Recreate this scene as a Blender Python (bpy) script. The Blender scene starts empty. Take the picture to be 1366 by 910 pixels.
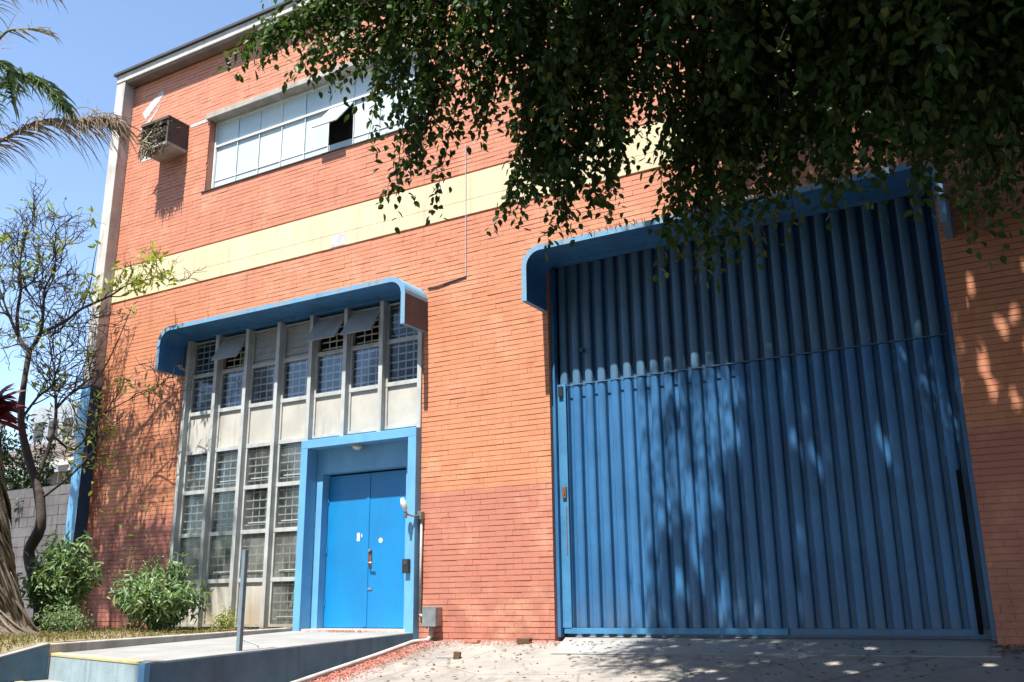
import bpy, math, random
import numpy as np
from mathutils import Vector, Matrix
random.seed(7); rng = np.random.default_rng(7)
S = bpy.context.scene; COL = S.collection
R = random.uniform

# ---------------------------------------------------------------- camera
CAM = Vector((0.0, -10.0, 0.42))
rx = Vector((0.86388424, 0.5035679, -0.01110772)); ux = Vector((0.14476147, -0.22709914, 0.96305249)); wx = Vector((-0.48243977, 0.83357384, 0.26908459))
cam = bpy.data.cameras.new('camera'); co = bpy.data.objects.new('camera', cam); COL.objects.link(co)
co.matrix_world = Matrix(((rx.x, ux.x, -wx.x, CAM.x), (rx.y, ux.y, -wx.y, CAM.y), (rx.z, ux.z, -wx.z, CAM.z), (0, 0, 0, 1)))
cam.sensor_width = 36.0; cam.lens = 1247.7 / 1366 * 36; cam.clip_start = 0.05; cam.clip_end = 3000
S.camera = co
# ---------------------------------------------------------------- sky, sun, exposure
SUN = Vector((-0.05, -1.0, 2.07)).normalized()        # towards the sun
world = bpy.data.worlds.new('World'); S.world = world; world.use_nodes = True
wn = world.node_tree.nodes; wl = world.node_tree.links
sky = wn.new('ShaderNodeTexSky'); sky.sky_type = 'NISHITA'; sky.sun_disc = False
sky.sun_elevation = math.asin(SUN.z); sky.sun_rotation = math.radians(180 + 2.9)
sky.air_density = 1.0; sky.dust_density = 0.35; sky.ozone_density = 0.9; sky.altitude = 600
wl.new(sky.outputs[0], wn['Background'].inputs[0]); wn['Background'].inputs[1].default_value = 0.115
sl = bpy.data.lights.new('sun', 'SUN'); sl.energy = 5.0; sl.angle = math.radians(0.53); sl.color = (1.0, 0.95, 0.87)
so = bpy.data.objects.new('sun', sl); COL.objects.link(so); so.rotation_euler = (-SUN).to_track_quat('-Z', 'Y').to_euler()
S.view_settings.view_transform = 'Standard'; S.view_settings.look = 'None'; S.view_settings.gamma = 1; S.view_settings.use_curve_mapping = False
S.view_settings.exposure = 1.38
S.cycles.max_bounces = 8; S.cycles.transparent_max_bounces = 12

# ---------------------------------------------------------------- materials
def nodes(name):
    m = bpy.data.materials.new(name); m.use_nodes = True
    nt = m.node_tree; b = nt.nodes['Principled BSDF']
    return m, nt, b
def mixc(nt, fac, a, b, mode='MIX'):
    n = nt.nodes.new('ShaderNodeMix'); n.data_type = 'RGBA'; n.blend_type = mode; n.clamp_factor = True
    for sock, v in ((n.inputs[0], fac), (n.inputs[6], a), (n.inputs[7], b)):
        if isinstance(v, bpy.types.NodeSocket): nt.links.new(v, sock)
        elif isinstance(v, (int, float)): sock.default_value = v
        else: sock.default_value = (*v[:3], 1)
    return n.outputs[2]
def math_(nt, op, a, b=0.0, clamp=False):
    n = nt.nodes.new('ShaderNodeMath'); n.operation = op; n.use_clamp = clamp
    for i, v in enumerate((a, b)):
        if isinstance(v, bpy.types.NodeSocket): nt.links.new(v, n.inputs[i])
        else: n.inputs[i].default_value = v
    return n.outputs[0]
def pos(nt): return nt.nodes.new('ShaderNodeNewGeometry').outputs['Position']
def noise(nt, vec, scale, detail=4, rough=.55, sc=(1, 1, 1), dist=0):
    m = nt.nodes.new('ShaderNodeMapping'); m.inputs['Scale'].default_value = sc; nt.links.new(vec, m.inputs[0])
    n = nt.nodes.new('ShaderNodeTexNoise'); n.inputs['Scale'].default_value = scale; n.inputs['Detail'].default_value = detail
    n.inputs['Roughness'].default_value = rough; n.inputs['Distortion'].default_value = dist; nt.links.new(m.outputs[0], n.inputs['Vector'])
    return n.outputs['Fac']
def ramp(nt, fac, lo, hi):
    n = nt.nodes.new('ShaderNodeMapRange'); n.inputs['From Min'].default_value = lo; n.inputs['From Max'].default_value = hi; n.interpolation_type = 'SMOOTHSTEP'
    nt.links.new(fac, n.inputs['Value']); return n.outputs['Result']
def bump(nt, b, h, strength, dist=.01):
    n = nt.nodes.new('ShaderNodeBump'); n.inputs['Strength'].default_value = strength; n.inputs['Distance'].default_value = dist
    nt.links.new(h, n.inputs['Height']); nt.links.new(n.outputs[0], b.inputs['Normal'])
def M(name, col, rough=.7, col2=None, scale=2.5, streak=None, streak_amt=.5, bmp=.2, bscale=70, metal=0, spec=.5, chips=None, chip_amt=.68, low=None):
    m, nt, b = nodes(name); P = pos(nt)
    c2 = col2 or tuple(c * .78 for c in col)
    out = mixc(nt, ramp(nt, noise(nt, P, scale, 5, .6), .35, .68), col, c2)
    fine = noise(nt, P, 38, 3, .6)
    out = mixc(nt, math_(nt, 'MULTIPLY', ramp(nt, fine, .45, .75), .25), out, tuple(c * .7 for c in col))
    if streak:
        out = mixc(nt, math_(nt, 'MULTIPLY', ramp(nt, noise(nt, P, 9, 4, .6, (1, 1, .09)), .5, .74), streak_amt), out, streak)
    if chips:
        out = mixc(nt, ramp(nt, noise(nt, P, 26, 5, .7), chip_amt, chip_amt + .03), out, chips)
    if low:
        sz = nt.nodes.new('ShaderNodeSeparateXYZ'); nt.links.new(P, sz.inputs[0])
        f = math_(nt, 'MULTIPLY', ramp(nt, sz.outputs[2], low[0], -.1), ramp(nt, noise(nt, P, 6, 5, .7, (1, 1, .3)), .32, .62))
        out = mixc(nt, math_(nt, 'MULTIPLY', f, low[1]), out, low[2])
    nt.links.new(out, b.inputs['Base Color']); b.inputs['Roughness'].default_value = rough; b.inputs['Metallic'].default_value = metal
    b.inputs['Specular IOR Level'].default_value = spec
    if bmp: bump(nt, b, noise(nt, P, bscale, 4, .6), bmp)
    return m
def leafmat(name, c1, c2, trans=.35, rough=.45, c3=None, spec=.4):
    m, nt, b = nodes(name)
    at = nt.nodes.new('ShaderNodeAttribute'); at.attribute_name = 'tone'; t = at.outputs['Fac']
    col = mixc(nt, t, c1, c2)
    if c3: col = mixc(nt, ramp(nt, t, .93, .97), col, c3)
    nt.links.new(col, b.inputs['Base Color']); b.inputs['Roughness'].default_value = rough; b.inputs['Specular IOR Level'].default_value = spec
    tr = nt.nodes.new('ShaderNodeBsdfTranslucent'); nt.links.new(mixc(nt, .5, col, (c2[0] * 1.3, c2[1] * 1.6, c2[2] * .6)), tr.inputs[0])
    mx = nt.nodes.new('ShaderNodeMixShader'); mx.inputs[0].default_value = trans
    nt.links.new(b.outputs[0], mx.inputs[1]); nt.links.new(tr.outputs[0], mx.inputs[2])
    nt.links.new(mx.outputs[0], nt.nodes['Material Output'].inputs[0]); return m
def brick_material():
    m, nt, b = nodes('painted_brick'); P = pos(nt)
    sx = nt.nodes.new('ShaderNodeSeparateXYZ'); nt.links.new(P, sx.inputs[0]); X, Y, Z = sx.outputs
    at = nt.nodes.new('ShaderNodeAttribute'); at.attribute_name = 'tone'
    tone = at.outputs['Fac']
    orange = (0.50, 0.208, 0.110); pink = (0.50, 0.200, 0.122); red = (0.40, 0.155, 0.112)
    col = mixc(nt, ramp(nt, math_(nt, 'ADD', Z, math_(nt, 'MULTIPLY', noise(nt, P, 1.2, 3), 1.5)), 4.9, 7.2), orange, pink)
    edge = math_(nt, 'ADD', 1.79, math_(nt, 'MULTIPLY', ramp(nt, X, -3.2, -3.1), .19))
    col = mixc(nt, ramp(nt, math_(nt, 'SUBTRACT', math_(nt, 'ADD', Z, math_(nt, 'MULTIPLY', noise(nt, P, 4, 4), .14)), edge), .13, .03), col, red)
    col = mixc(nt, math_(nt, 'MULTIPLY', tone, .28), col, (0.40, 0.13, 0.065))
    col = mixc(nt, math_(nt, 'MULTIPLY', ramp(nt, noise(nt, P, 1.6, 6, .7), .48, .70), .55), col, (0.60, 0.30, 0.19))
    col = mixc(nt, math_(nt, 'MULTIPLY', ramp(nt, noise(nt, P, 5, 5, .7, (1, 1, .35)), .52, .74), .5), col, (0.30, 0.095, 0.05))
    low = math_(nt, 'MULTIPLY', ramp(nt, noise(nt, P, 3.1, 5, .7), .42, .66), ramp(nt, Z, 1.0, .05))
    col = mixc(nt, math_(nt, 'MULTIPLY', low, .5), col, (0.20, 0.09, 0.065))
    col = mixc(nt, math_(nt, 'MULTIPLY', ramp(nt, noise(nt, P, 60, 4, .7), .55, .8), .3), col, (0.62, 0.33, 0.22))
    drip = math_(nt, 'MULTIPLY', ramp(nt, noise(nt, P, 2.2, 5, .7, (3.2, 1, .12)), .56, .72), ramp(nt, Z, 3.2, 5.5))
    col = mixc(nt, math_(nt, 'MULTIPLY', drip, .38), col, (0.20, 0.085, 0.06))
    # mottled tree shadow painted into the brick colour at the left corner
    painted_shade = math_(nt, 'MULTIPLY', ramp(nt, noise(nt, P, 2.4, 6, .7, (1.6, 1, .5)), .44, .62), math_(nt, 'MULTIPLY', ramp(nt, X, -11.7, -12.8), ramp(nt, Z, 4.9, 2.2)))
    col = mixc(nt, math_(nt, 'MULTIPLY', painted_shade, .85), col, (0.17, 0.05, 0.03))
    nt.links.new(col, b.inputs['Base Color']); b.inputs['Roughness'].default_value = .62; b.inputs['Specular IOR Level'].default_value = .35
    bump(nt, b, noise(nt, P, 90, 5, .65), .35, .006); return m
def glass_material(name, dust, tint=(.55, .62, .66)):
    m, nt, b = nodes(name); nt.nodes.remove(b); P = pos(nt)
    tr = nt.nodes.new('ShaderNodeBsdfTransparent'); tr.inputs[0].default_value = (*tint, 1)
    gl = nt.nodes.new('ShaderNodeBsdfGlossy'); gl.inputs['Roughness'].default_value = .12
    fr = nt.nodes.new('ShaderNodeFresnel'); fr.inputs[0].default_value = 1.52
    df = nt.nodes.new('ShaderNodeBsdfDiffuse'); df.inputs[0].default_value = (.42, .43, .41, 1)
    a = nt.nodes.new('ShaderNodeMixShader'); nt.links.new(math_(nt, 'MULTIPLY', fr.outputs[0], .2), a.inputs[0]); nt.links.new(tr.outputs[0], a.inputs[1]); nt.links.new(gl.outputs[0], a.inputs[2])
    d = nt.nodes.new('ShaderNodeMixShader')
    nt.links.new(math_(nt, 'MULTIPLY', ramp(nt, noise(nt, P, 2.6, 5, .7, (1, 1, .5)), .25, .75), dust * 2), d.inputs[0])
    nt.links.new(a.outputs[0], d.inputs[1]); nt.links.new(df.outputs[0], d.inputs[2])
    nt.links.new(d.outputs[0], nt.nodes['Material Output'].inputs[0]); return m
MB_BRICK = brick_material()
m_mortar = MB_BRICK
m_conc = M('weathered_concrete', (.36, .34, .31), .85, (.25, .235, .21), 3, (.13, .12, .11), .6, .4)
m_conc_l = M('pale_concrete', (.50, .48, .44), .85, (.38, .36, .33), 3, (.2, .19, .17), .5, .3)
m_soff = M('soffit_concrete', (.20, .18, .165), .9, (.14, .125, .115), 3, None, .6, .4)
m_boxside = M('dark_box_side', (.085, .065, .055), .9, (.05, .042, .038), 5)  # box sides and top slab, darker than the shelf
m_slot = M('dark_slot', (.008, .008, .009), .95, spec=.05, bmp=0)
m_dark = M('dark_flashing', (.055, .05, .05), .6, bmp=.1)
m_band = M('yellow_plaster', (.60, .515, .325), .8, (.52, .45, .29), 1.8, (.30, .26, .19), .45, .35, 30)
m_patch = M('grey_filler', (.43, .43, .43), .85, (.38, .38, .38), 8)
m_blue_l = M('light_blue_paint', (.115, .33, .56), .5, (.10, .29, .50), 3, (.07, .20, .34), .25, .15, 40, chips=(.30, .30, .28), chip_amt=.76)
m_can = M('canopy_blue_paint', (.040, .180, .40), .6, (.03, .14, .32), 3, (.02, .055, .10), .6, .25, 40, chips=(.25, .24, .22), chip_amt=.72)
m_can_rim = M('worn_blue_rim', (.11, .29, .47), .7, (.20, .27, .32), 7, (.05, .08, .1), .5, .3, 40, chips=(.30, .29, .26), chip_amt=.62)
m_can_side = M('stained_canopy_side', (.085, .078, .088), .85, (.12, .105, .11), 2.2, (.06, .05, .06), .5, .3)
m_door = M('bright_blue_door_paint', (.003, .185, .45), .42, (.004, .160, .40), 2.2, (.01, .10, .24), .16, .12, 60, chips=(.10, .16, .2), chip_amt=.80)
m_gate = M('gate_blue_paint', (.026, .132, .300), .48, (.018, .10, .24), 1.6, (.012, .045, .10), .45, .12, 25, chips=(.15, .10, .07), chip_amt=.745, low=(.7, .55, (.09, .10, .11)))
m_gate_u = M('faded_gate_blue_paint', (.050, .130, .225), .55, (.040, .105, .185), 1.6, (.02, .05, .08), .5, .12, 25, chips=(.15, .10, .07), chip_amt=.75)
m_gate_l = M('gate_frame_paint', (.045, .19, .36), .5, (.035, .15, .30), 4, None, bmp=.1, chips=(.14, .09, .06), chip_amt=.72)
m_rust = M('rust', (.16, .07, .035), .9, (.09, .05, .035), 20)
m_wframe = M('grey_window_frame', (.37, .38, .37), .6, (.27, .28, .275), 4, (.16, .14, .115), .5, .15)
m_wframe2 = M('white_window_frame', (.42, .44, .44), .6, (.33, .35, .35), 4, (.22, .19, .15), .45, .1, low=(1.1, .8, (.20, .145, .085)))
m_infill = M('cream_infill_panel', (.44, .43, .39), .8, (.36, .35, .315), 2.2, (.24, .21, .15), .6, .2, low=(.9, .7, (.27, .19, .10)))
m_sash = M('grey_sash', (.27, .275, .275), .65, (.21, .215, .22), 4, None, bmp=.1)
m_white = M('white_glazing', (.52, .60, .60), .35, (.47, .555, .56), 1.4, (.55, .6, .6), .2, .03)
m_white2 = M('white_glazing_b', (.47, .56, .58), .35, (.43, .52, .54), 1.4, (.5, .52, .5), .3, .03); m_white3 = M('white_glazing_c', (.55, .61, .59), .4, (.50, .56, .55), 3, (.44, .46, .44), .4, .03)
m_fin_shade = M('shaded_fin_paint', (.022, .075, .17), .6, (.016, .05, .12), 3, (.012, .03, .06), .5, .2, 40)  # darker blue that paints shade onto the fin sides
m_whitef = M('white_metal', (.62, .66, .66), .45, (.55, .58, .58), 3)
m_bar = M('grille_bar', (.66, .67, .66), .55, (.55, .55, .53), 6)
m_int = M('interior_wall', (.07, .07, .07), .9); m_curt = M('curtain', (.45, .50, .55), .9, (.36, .4, .45), 6, (.25, .3, .34), .5)
g_clean = glass_material('dark_glass', .02, (.8, .84, .88)); g_dust = glass_material('dusty_glass', .08, (.8, .84, .84)); g_dirty = glass_material('dirty_glass', .15, (.75, .78, .75))
m_steel = M('galvanised_steel', (.32, .34, .35), .4, (.22, .24, .25), 8, metal=.7, bmp=.08)
m_pole = M('blue_grey_pole', (.15, .20, .24), .5, (.11, .15, .18), 10, (.13, .08, .05), .3, .1)
m_black = M('black_plastic', (.02, .02, .02), .35, bmp=0); m_pipe = M('grey_pipe', (.40, .38, .37), .6, (.28, .26, .25), 6, bmp=.1)
m_walk = M('walkway_concrete', (.245, .245, .24), .85, (.19, .19, .187), 1.6, None, .4, .25, 50)
m_yellow = M('worn_yellow_edge', (.50, .38, .16), .8, (.36, .32, .25), 9)
m_kerbblue = M('faded_blue_kerb_paint', (.085, .16, .235), .75, (.06, .12, .18), 3, (.05, .085, .12), .5, .3, chips=(.33, .33, .31), chip_amt=.70)
m_stepface = M('faded_step_paint', (.26, .34, .37), .8, (.20, .27, .30), 4, (.12, .16, .17), .5, .3)
m_bark = M('dark_bark', (.055, .042, .034), .9, (.035, .027, .022), 9, bmp=.8, bscale=30); m_barkb = M('grey_bark', (.085, .072, .062), .9, (.05, .04, .035), 9, bmp=.6, bscale=40)
m_straw = leafmat('dry_straw', (.15, .12, .09), (.27, .225, .17), .15, .8)
m_straw_solid = M('dry_leaf_base', (.21, .17, .13), .85, (.12, .09, .07), 6, bmp=.4)
m_green = leafmat('ficus_leaf', (.024, .056, .016), (.075, .130, .032), .24, .5, (.20, .19, .04), spec=.3)
m_bush = leafmat('bush_leaf', (.060, .115, .050), (.19, .27, .125), .3, .5, (.30, .28, .10))
m_fleaf = leafmat('yellow_green_leaf', (.14, .20, .035), (.30, .32, .07), .4, .5, (.36, .22, .05))
m_palmg = leafmat('palm_leaflet', (.05, .085, .04), (.10, .14, .06), .25, .4)
m_palmd = leafmat('dry_palm_leaflet', (.15, .11, .09), (.30, .23, .18), .2, .7, (.16, .15, .05))
m_red = leafmat('cordyline_leaf', (.085, .012, .018), (.15, .025, .035), .3, .45)
m_grass = leafmat('grass_blade', (.10, .14, .035), (.30, .25, .11), .3, .7)
m_petal = leafmat('petal', (.42, .07, .07), (.52, .24, .21), .3, .7); m_litter = leafmat('dry_leaf', (.10, .055, .03), (.22, .13, .06), .1, .8)
m_soil = M('soil', (.15, .11, .075), .95, (.20, .17, .09), 4, bmp=.8, bscale=25)
m_roof = M('roof_tile', (.15, .11, .095), .85, (.10, .08, .075), 5); m_block = M('grey_block', (.125, .115, .12), .9, (.08, .075, .08), 2, (.05, .05, .05), .7)
m_far = M('far_tower_wall', (.30, .33, .36), .8)

# ---------------------------------------------------------------- mesh helpers
LOC = {}
class MB:
    def __init__(s): s.v = []; s.f = []; s.m = []; s.t = []; s.cur = 0; s.tone = 0.0
    def face(s, idx, mi=None): s.f.append(tuple(idx)); s.m.append(s.cur if mi is None else mi); s.t.append(s.tone)
    def quad(s, a, b, c, d): n = len(s.v); s.v += [a, b, c, d]; s.face((n, n + 1, n + 2, n + 3)); return s
    def box(s, x0, x1, y0, y1, z0, z1, skip=''):
        n = len(s.v); s.v += [(x0, y0, z0), (x1, y0, z0), (x1, y1, z0), (x0, y1, z0), (x0, y0, z1), (x1, y0, z1), (x1, y1, z1), (x0, y1, z1)]
        for k, q in (('b', (0, 3, 2, 1)), ('t', (4, 5, 6, 7)), ('f', (0, 1, 5, 4)), ('r', (1, 2, 6, 5)), ('k', (2, 3, 7, 6)), ('l', (3, 0, 4, 7))):
            if k not in skip: s.face([n + i for i in q])
        return s
    def hexa(s, p):   # 8 points, order as box
        n = len(s.v); s.v += [tuple(q) for q in p]
        for q in ((0, 3, 2, 1), (4, 5, 6, 7), (0, 1, 5, 4), (1, 2, 6, 5), (2, 3, 7, 6), (3, 0, 4, 7)): s.face([n + i for i in q])
        return s
    def extrude(s, prof, a, b, axis='y'):   # closed 2-D profile in (x,z) between y=a and y=b
        n = len(s.v); k = len(prof)
        f = {'y': lambda p, t: (p[0], t, p[1]), 'x': lambda p, t: (t, p[0], p[1]), 'z': lambda p, t: (p[0], p[1], t)}[axis]
        s.v += [f(p, a) for p in prof] + [f(p, b) for p in prof]
        for i in range(k): j = (i + 1) % k; s.face((n + i, n + j, n + k + j, n + k + i))
        s.face([n + i for i in range(k)]); s.face([n + k + i for i in reversed(range(k))]); return s
    def tube(s, pts, rad, sides=8, cap=True):
        pts = [Vector(p) for p in pts]; n0 = len(s.v); rad = rad if isinstance(rad, (list, tuple)) else [rad] * len(pts)
        up = Vector((0, 0, 1)); prev = None
        for i, p in enumerate(pts):
            d = (pts[min(i + 1, len(pts) - 1)] - pts[max(i - 1, 0)]).normalized()
            if prev is None: a = d.cross(up if abs(d.z) < .9 else Vector((1, 0, 0))).normalized()
            else: a = (prev - d * prev.dot(d)).normalized()
            prev = a; b = d.cross(a)
            for k in range(sides):
                t = 2 * math.pi * k / sides; s.v.append(tuple(p + (a * math.cos(t) + b * math.sin(t)) * rad[i]))
        for i in range(len(pts) - 1):
            for k in range(sides):
                j = (k + 1) % sides; q = n0 + i * sides; s.face((q + k, q + j, q + sides + j, q + sides + k))
        if cap:
            s.face([n0 + k for k in reversed(range(sides))]); s.face([n0 + (len(pts) - 1) * sides + k for k in range(sides)])
        return s
    def mesh(s, name, mats, off=(0, 0, 0), smooth=False):
        me = bpy.data.meshes.new(name)
        me.from_pydata([(v[0] - off[0], v[1] - off[1], v[2] - off[2]) for v in s.v], [], s.f)
        for m in (mats if isinstance(mats, (list, tuple)) else [mats]): me.materials.append(m)
        if any(s.m): me.polygons.foreach_set('material_index', s.m)
        at = me.attributes.new('tone', 'FLOAT', 'FACE'); at.data.foreach_set('value', s.t)
        if smooth: me.polygons.foreach_set('use_smooth', [True] * len(s.f))
        me.update(); return me
    def build(s, name, mats, parent=None, smooth=False, bevel=0, kind=None, label=None):
        base = LOC.get(parent.name, (0, 0, 0)) if parent else (0, 0, 0)
        o = bpy.data.objects.new(name, s.mesh(name, mats, base, smooth)); COL.objects.link(o)
        if parent: o.parent = parent
        LOC[o.name] = base
        if bevel:
            md = o.modifiers.new('bevel', 'BEVEL'); md.width = bevel; md.segments = 2; md.limit_method = 'ANGLE'
        if kind: o['kind'] = kind
        if label: o['label'] = label
        return o
def thing(name, label, cat, loc=(0, 0, 0), group=None):
    o = bpy.data.objects.new(name, None); COL.objects.link(o); o.location = loc; o.empty_display_size = .2; LOC[o.name] = tuple(loc)
    o['label'] = label; o['category'] = cat
    if group: o['group'] = group
    return o
def tag(o, label, cat, group=None, kind=None):
    o['label'] = label; o['category'] = cat
    if group: o['group'] = group
    if kind: o['kind'] = kind
    return o
def npmesh(name, V, F, mat, parent=None, tone=None, kind=None):   # V (n,3); F (m,4)
    me = bpy.data.meshes.new(name); base = np.array(LOC.get(parent.name, (0, 0, 0)) if parent else (0, 0, 0))
    V = np.asarray(V, np.float64) - base; F = np.asarray(F, np.int32)
    me.vertices.add(len(V)); me.vertices.foreach_set('co', V.ravel()); me.loops.add(F.size); me.loops.foreach_set('vertex_index', F.ravel())
    me.polygons.add(len(F)); me.polygons.foreach_set('loop_start', np.arange(0, F.size, F.shape[1], dtype=np.int32))
    at = me.attributes.new('tone', 'FLOAT', 'FACE'); at.data.foreach_set('value', np.asarray(tone if tone is not None else np.zeros(len(F)), np.float32))
    me.materials.append(mat); me.update(calc_edges=True); me.validate()
    o = bpy.data.objects.new(name, me); COL.objects.link(o)
    if parent: o.parent = parent
    LOC[o.name] = tuple(base)
    if kind: o['kind'] = kind
    return o
def norm(a): return a / np.maximum(np.linalg.norm(a, axis=-1, keepdims=True), 1e-9)
LSH = np.array([(0, 0, 0), (.28, .40, .06), (.62, .36, .03), (1.0, 0, -.10), (.62, -.36, .03), (.28, -.40, .06)])
def leaves(P, A, N, L, Wd):   # positions, axes, approx normals, lengths, widths -> V (n,6,3)
    A = norm(A); B = norm(np.cross(N, A)); C = np.cross(A, B)
    return P[:, None] + A[:, None] * (LSH[None, :, 0:1] * L[:, None, None]) + B[:, None] * (LSH[None, :, 1:2] * Wd[:, None, None]) + C[:, None] * (LSH[None, :, 2:3] * L[:, None, None])
def leaf_faces(n):
    b = (np.arange(n) * 6)[:, None]; return np.concatenate([b + np.array([[0, 1, 2, 3]]), b + np.array([[0, 3, 4, 5]])], 1).reshape(-1, 4)
def leafobj(name, V, mat, parent, kind='stuff', tone=None):
    n = len(V); t = rng.random(n) if tone is None else tone
    return npmesh(name, V.reshape(-1, 3), leaf_faces(n), mat, parent, np.repeat(t, 2), kind)
def toPx(P):   # used only to pick which pieces are biggest in view
    d = np.asarray(P) - np.array(CAM); z = d @ np.array(wx); return np.stack([683 + 1247.7 * (d @ np.array(rx)) / z, 455 - 1247.7 * (d @ np.array(ux)) / z, z], -1)

# ================================================================ GROUND
def gz(y): return -.02 + .155 * min(0, max(y, -10)) if y < 0 else -.02
def noisez(x, y): return .012 * math.sin(1.7 * x + .6 * y) * math.sin(1.1 * y - .5 * x)
xs = [-900, -200, -60, -30, -18] + [-14 + .5 * i for i in range(41)] + [9, 14, 30, 100, 900]
ys = [-900, -200, -40, -14] + [-10 + .5 * i for i in range(21)] + [.4, 12, 40, 200, 900]
mb = MB()
for y in ys:
    for x in xs: mb.v.append((x, y, gz(y) + (noisez(x, y) if -9.5 < y < -.6 and -14 < x < 6 else 0)))
nx = len(xs)
for j in range(len(ys) - 1):
    for i in range(nx - 1): a = j * nx + i; mb.face((a, a + 1, a + nx + 1, a + nx))
def ground_material():
    m, nt, b = nodes('yard_concrete'); P = pos(nt)
    c = mixc(nt, ramp(nt, noise(nt, P, 1.3, 6, .62), .35, .68), (.25, .235, .215), (.185, .17, .152))
    c = mixc(nt, math_(nt, 'MULTIPLY', ramp(nt, noise(nt, P, 7, 6, .7), .5, .72), .55), c, (.14, .125, .105))
    c = mixc(nt, math_(nt, 'MULTIPLY', ramp(nt, noise(nt, P, 2.6, 6, .75, (1, .5, 1)), .54, .66), .6), c, (.11, .10, .09))
    c = mixc(nt, math_(nt, 'MULTIPLY', ramp(nt, noise(nt, P, 45, 4, .7), .55, .75), .5), c, (.36, .345, .32))
    v = nt.nodes.new('ShaderNodeTexVoronoi'); v.feature = 'DISTANCE_TO_EDGE'; v.inputs['Scale'].default_value = .7; nt.links.new(P, v.inputs[0])
    c = mixc(nt, math_(nt, 'MULTIPLY', ramp(nt, v.outputs['Distance'], .012, .0), .6), c, (.10, .085, .07))
    nt.links.new(c, b.inputs['Base Color']); b.inputs['Roughness'].default_value = .9
    bump(nt, b, noise(nt, P, 30, 6, .7), .6, .015); return m
g = mb.build('ground', ground_material(), smooth=True, kind='structure')
q = MB(); q.box(-300, 300, -30, -10.05, -1.7, -1.562)
q.hexa([(-9.15, -10.045, -1.7), (60, -10.045, -1.7), (60, -6.2, -1.2), (-9.15, -6.2, -1.2), (-9.15, -10.045, gz(-10) + .012), (60, -10.045, gz(-10) + .012), (60, -6.2, gz(-6.2) + .03), (-9.15, -6.2, gz(-6.2) + .03)])  # near stretch of asphalt added out of view to lower ground bounce
q.build('road', M('asphalt', (.05, .05, .052), .9, (.04, .04, .04), 2), kind='structure')
# apron slab in front of the gate
mb = MB()
x0, x1 = -5.27, -.66
mb.hexa([(x0 - .0, -.62, -.16), (x1 + .02, -.45, -.16), (x1, .35, -.2), (x0, .35, -.2), (-4.95, -.66, -.112), (x1 + .02, -.45, -.078), (x1, .35, .055), (x0, .35, .055)])
ap = mb.build('gate_apron', m_walk, kind='structure', bevel=.01)
# walkway + steps
mb = MB()
A = [(-9.2, -3.62), (-7.2, -4.08), (-7.2, -.004), (-9.2, -.004)]
mb.cur = 0
tz = [-.037, -.056, .078, .085]
mb.hexa([(x, y, -1.0) for x, y in A] + [(A[i][0], A[i][1], tz[i]) for i in range(4)])
for i, q in enumerate(mb.f): pass
wk = mb.build('walkway', [m_walk], kind='structure', bevel=.008)
mb = MB()   # painted side skin of the walkway, 6 mm proud
mb.hexa([(-7.2, -4.09, -1.0), (-7.188, -4.09, -1.0), (-7.188, -.12, -.3), (-7.2, -.12, -.3), (-7.2, -4.09, -.075), (-7.188, -4.09, -.075), (-7.188, -.12, .062), (-7.2, -.12, .062)])
mb.build('walkway_side', m_kerbblue, wk)
mb = MB(); mb.hexa([(-9.19, -3.645, -.6), (-7.30, -4.08, -.6), (-7.30, -4.04, -.6), (-9.19, -3.6, -.6), (-9.19, -3.645, -.055), (-7.30, -4.08, -.075), (-7.30, -4.04, -.075), (-9.19, -3.6, -.055)])
mb.build('step_riser', m_stepface, wk)
mb = MB(); mb.hexa([(-7.30, -4.084, -.9), (-7.186, -4.11, -.9), (-7.186, -4.05, -.9), (-7.30, -4.03, -.9), (-7.30, -4.084, -.06), (-7.186, -4.11, -.06), (-7.186, -4.05, -.06), (-7.30, -4.03, -.06)])
mb.build('riser_corner', m_blue_l, wk)
mb = MB(); mb.hexa([(-9.19, -3.65, -.06), (-7.30, -4.086, -.078), (-7.32, -3.98, -.078), (-9.19, -3.54, -.06), (-9.19, -3.65, -.029), (-7.30, -4.086, -.048), (-7.32, -3.98, -.046), (-9.19, -3.54, -.027)])
mb.build('step_nosing', m_yellow, wk, bevel=.006)
mb = MB(); mb.hexa([(-9.2, -4.0, -1.1), (-7.45, -4.5, -1.1), (-7.42, -4.0, -1.1), (-9.2, -3.6, -1.1), (-9.2, -4.0, -.285), (-7.45, -4.5, -.30), (-7.42, -4.0, -.30), (-9.2, -3.6, -.285)])
st = mb.build('lower_step', m_walk, wk)
mb = MB(); mb.hexa([(-9.2, -4.01, -.31), (-7.44, -4.51, -.325), (-7.45, -4.43, -.325), (-9.2, -3.93, -.31), (-9.2, -4.01, -.278), (-7.44, -4.51, -.293), (-7.45, -4.43, -.293), (-9.2, -3.93, -.278)])
mb.build('step_nosing', m_yellow, wk)
# planter terrace and kerb
mb = MB()
def tzf(y): return .075 + (0 if y > -3.65 else (y + 3.65) * .2)
tx = [-60, -30, -20] + [-16 + .35 * i for i in range(19)] + [-9.32]; ty = [-12, -8] + [-6.2 + .35 * i for i in range(18)] + [0.2, 6, 40]
for y in ty:
    for x in tx: mb.v.append((x, y, tzf(max(y, -9)) + (R(-.02, .03) if -16 < x < -9.5 and -6 < y < 0 else 0)))
nx = len(tx)
for j in range(len(ty) - 1):
    for i in range(nx - 1): a = j * nx + i; mb.face((a, a + 1, a + nx + 1, a + nx))
te = mb.build('soil_bed', m_soil, smooth=True, kind='structure')
kb = MB(); kb.hexa([(-9.33, -3.66, -1), (-9.204, -3.66, -1), (-9.204, -.1, -1), (-9.33, -.1, -1), (-9.33, -3.66, .062), (-9.204, -3.66, .062), (-9.204, -.1, .125), (-9.33, -.1, .125)])
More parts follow.
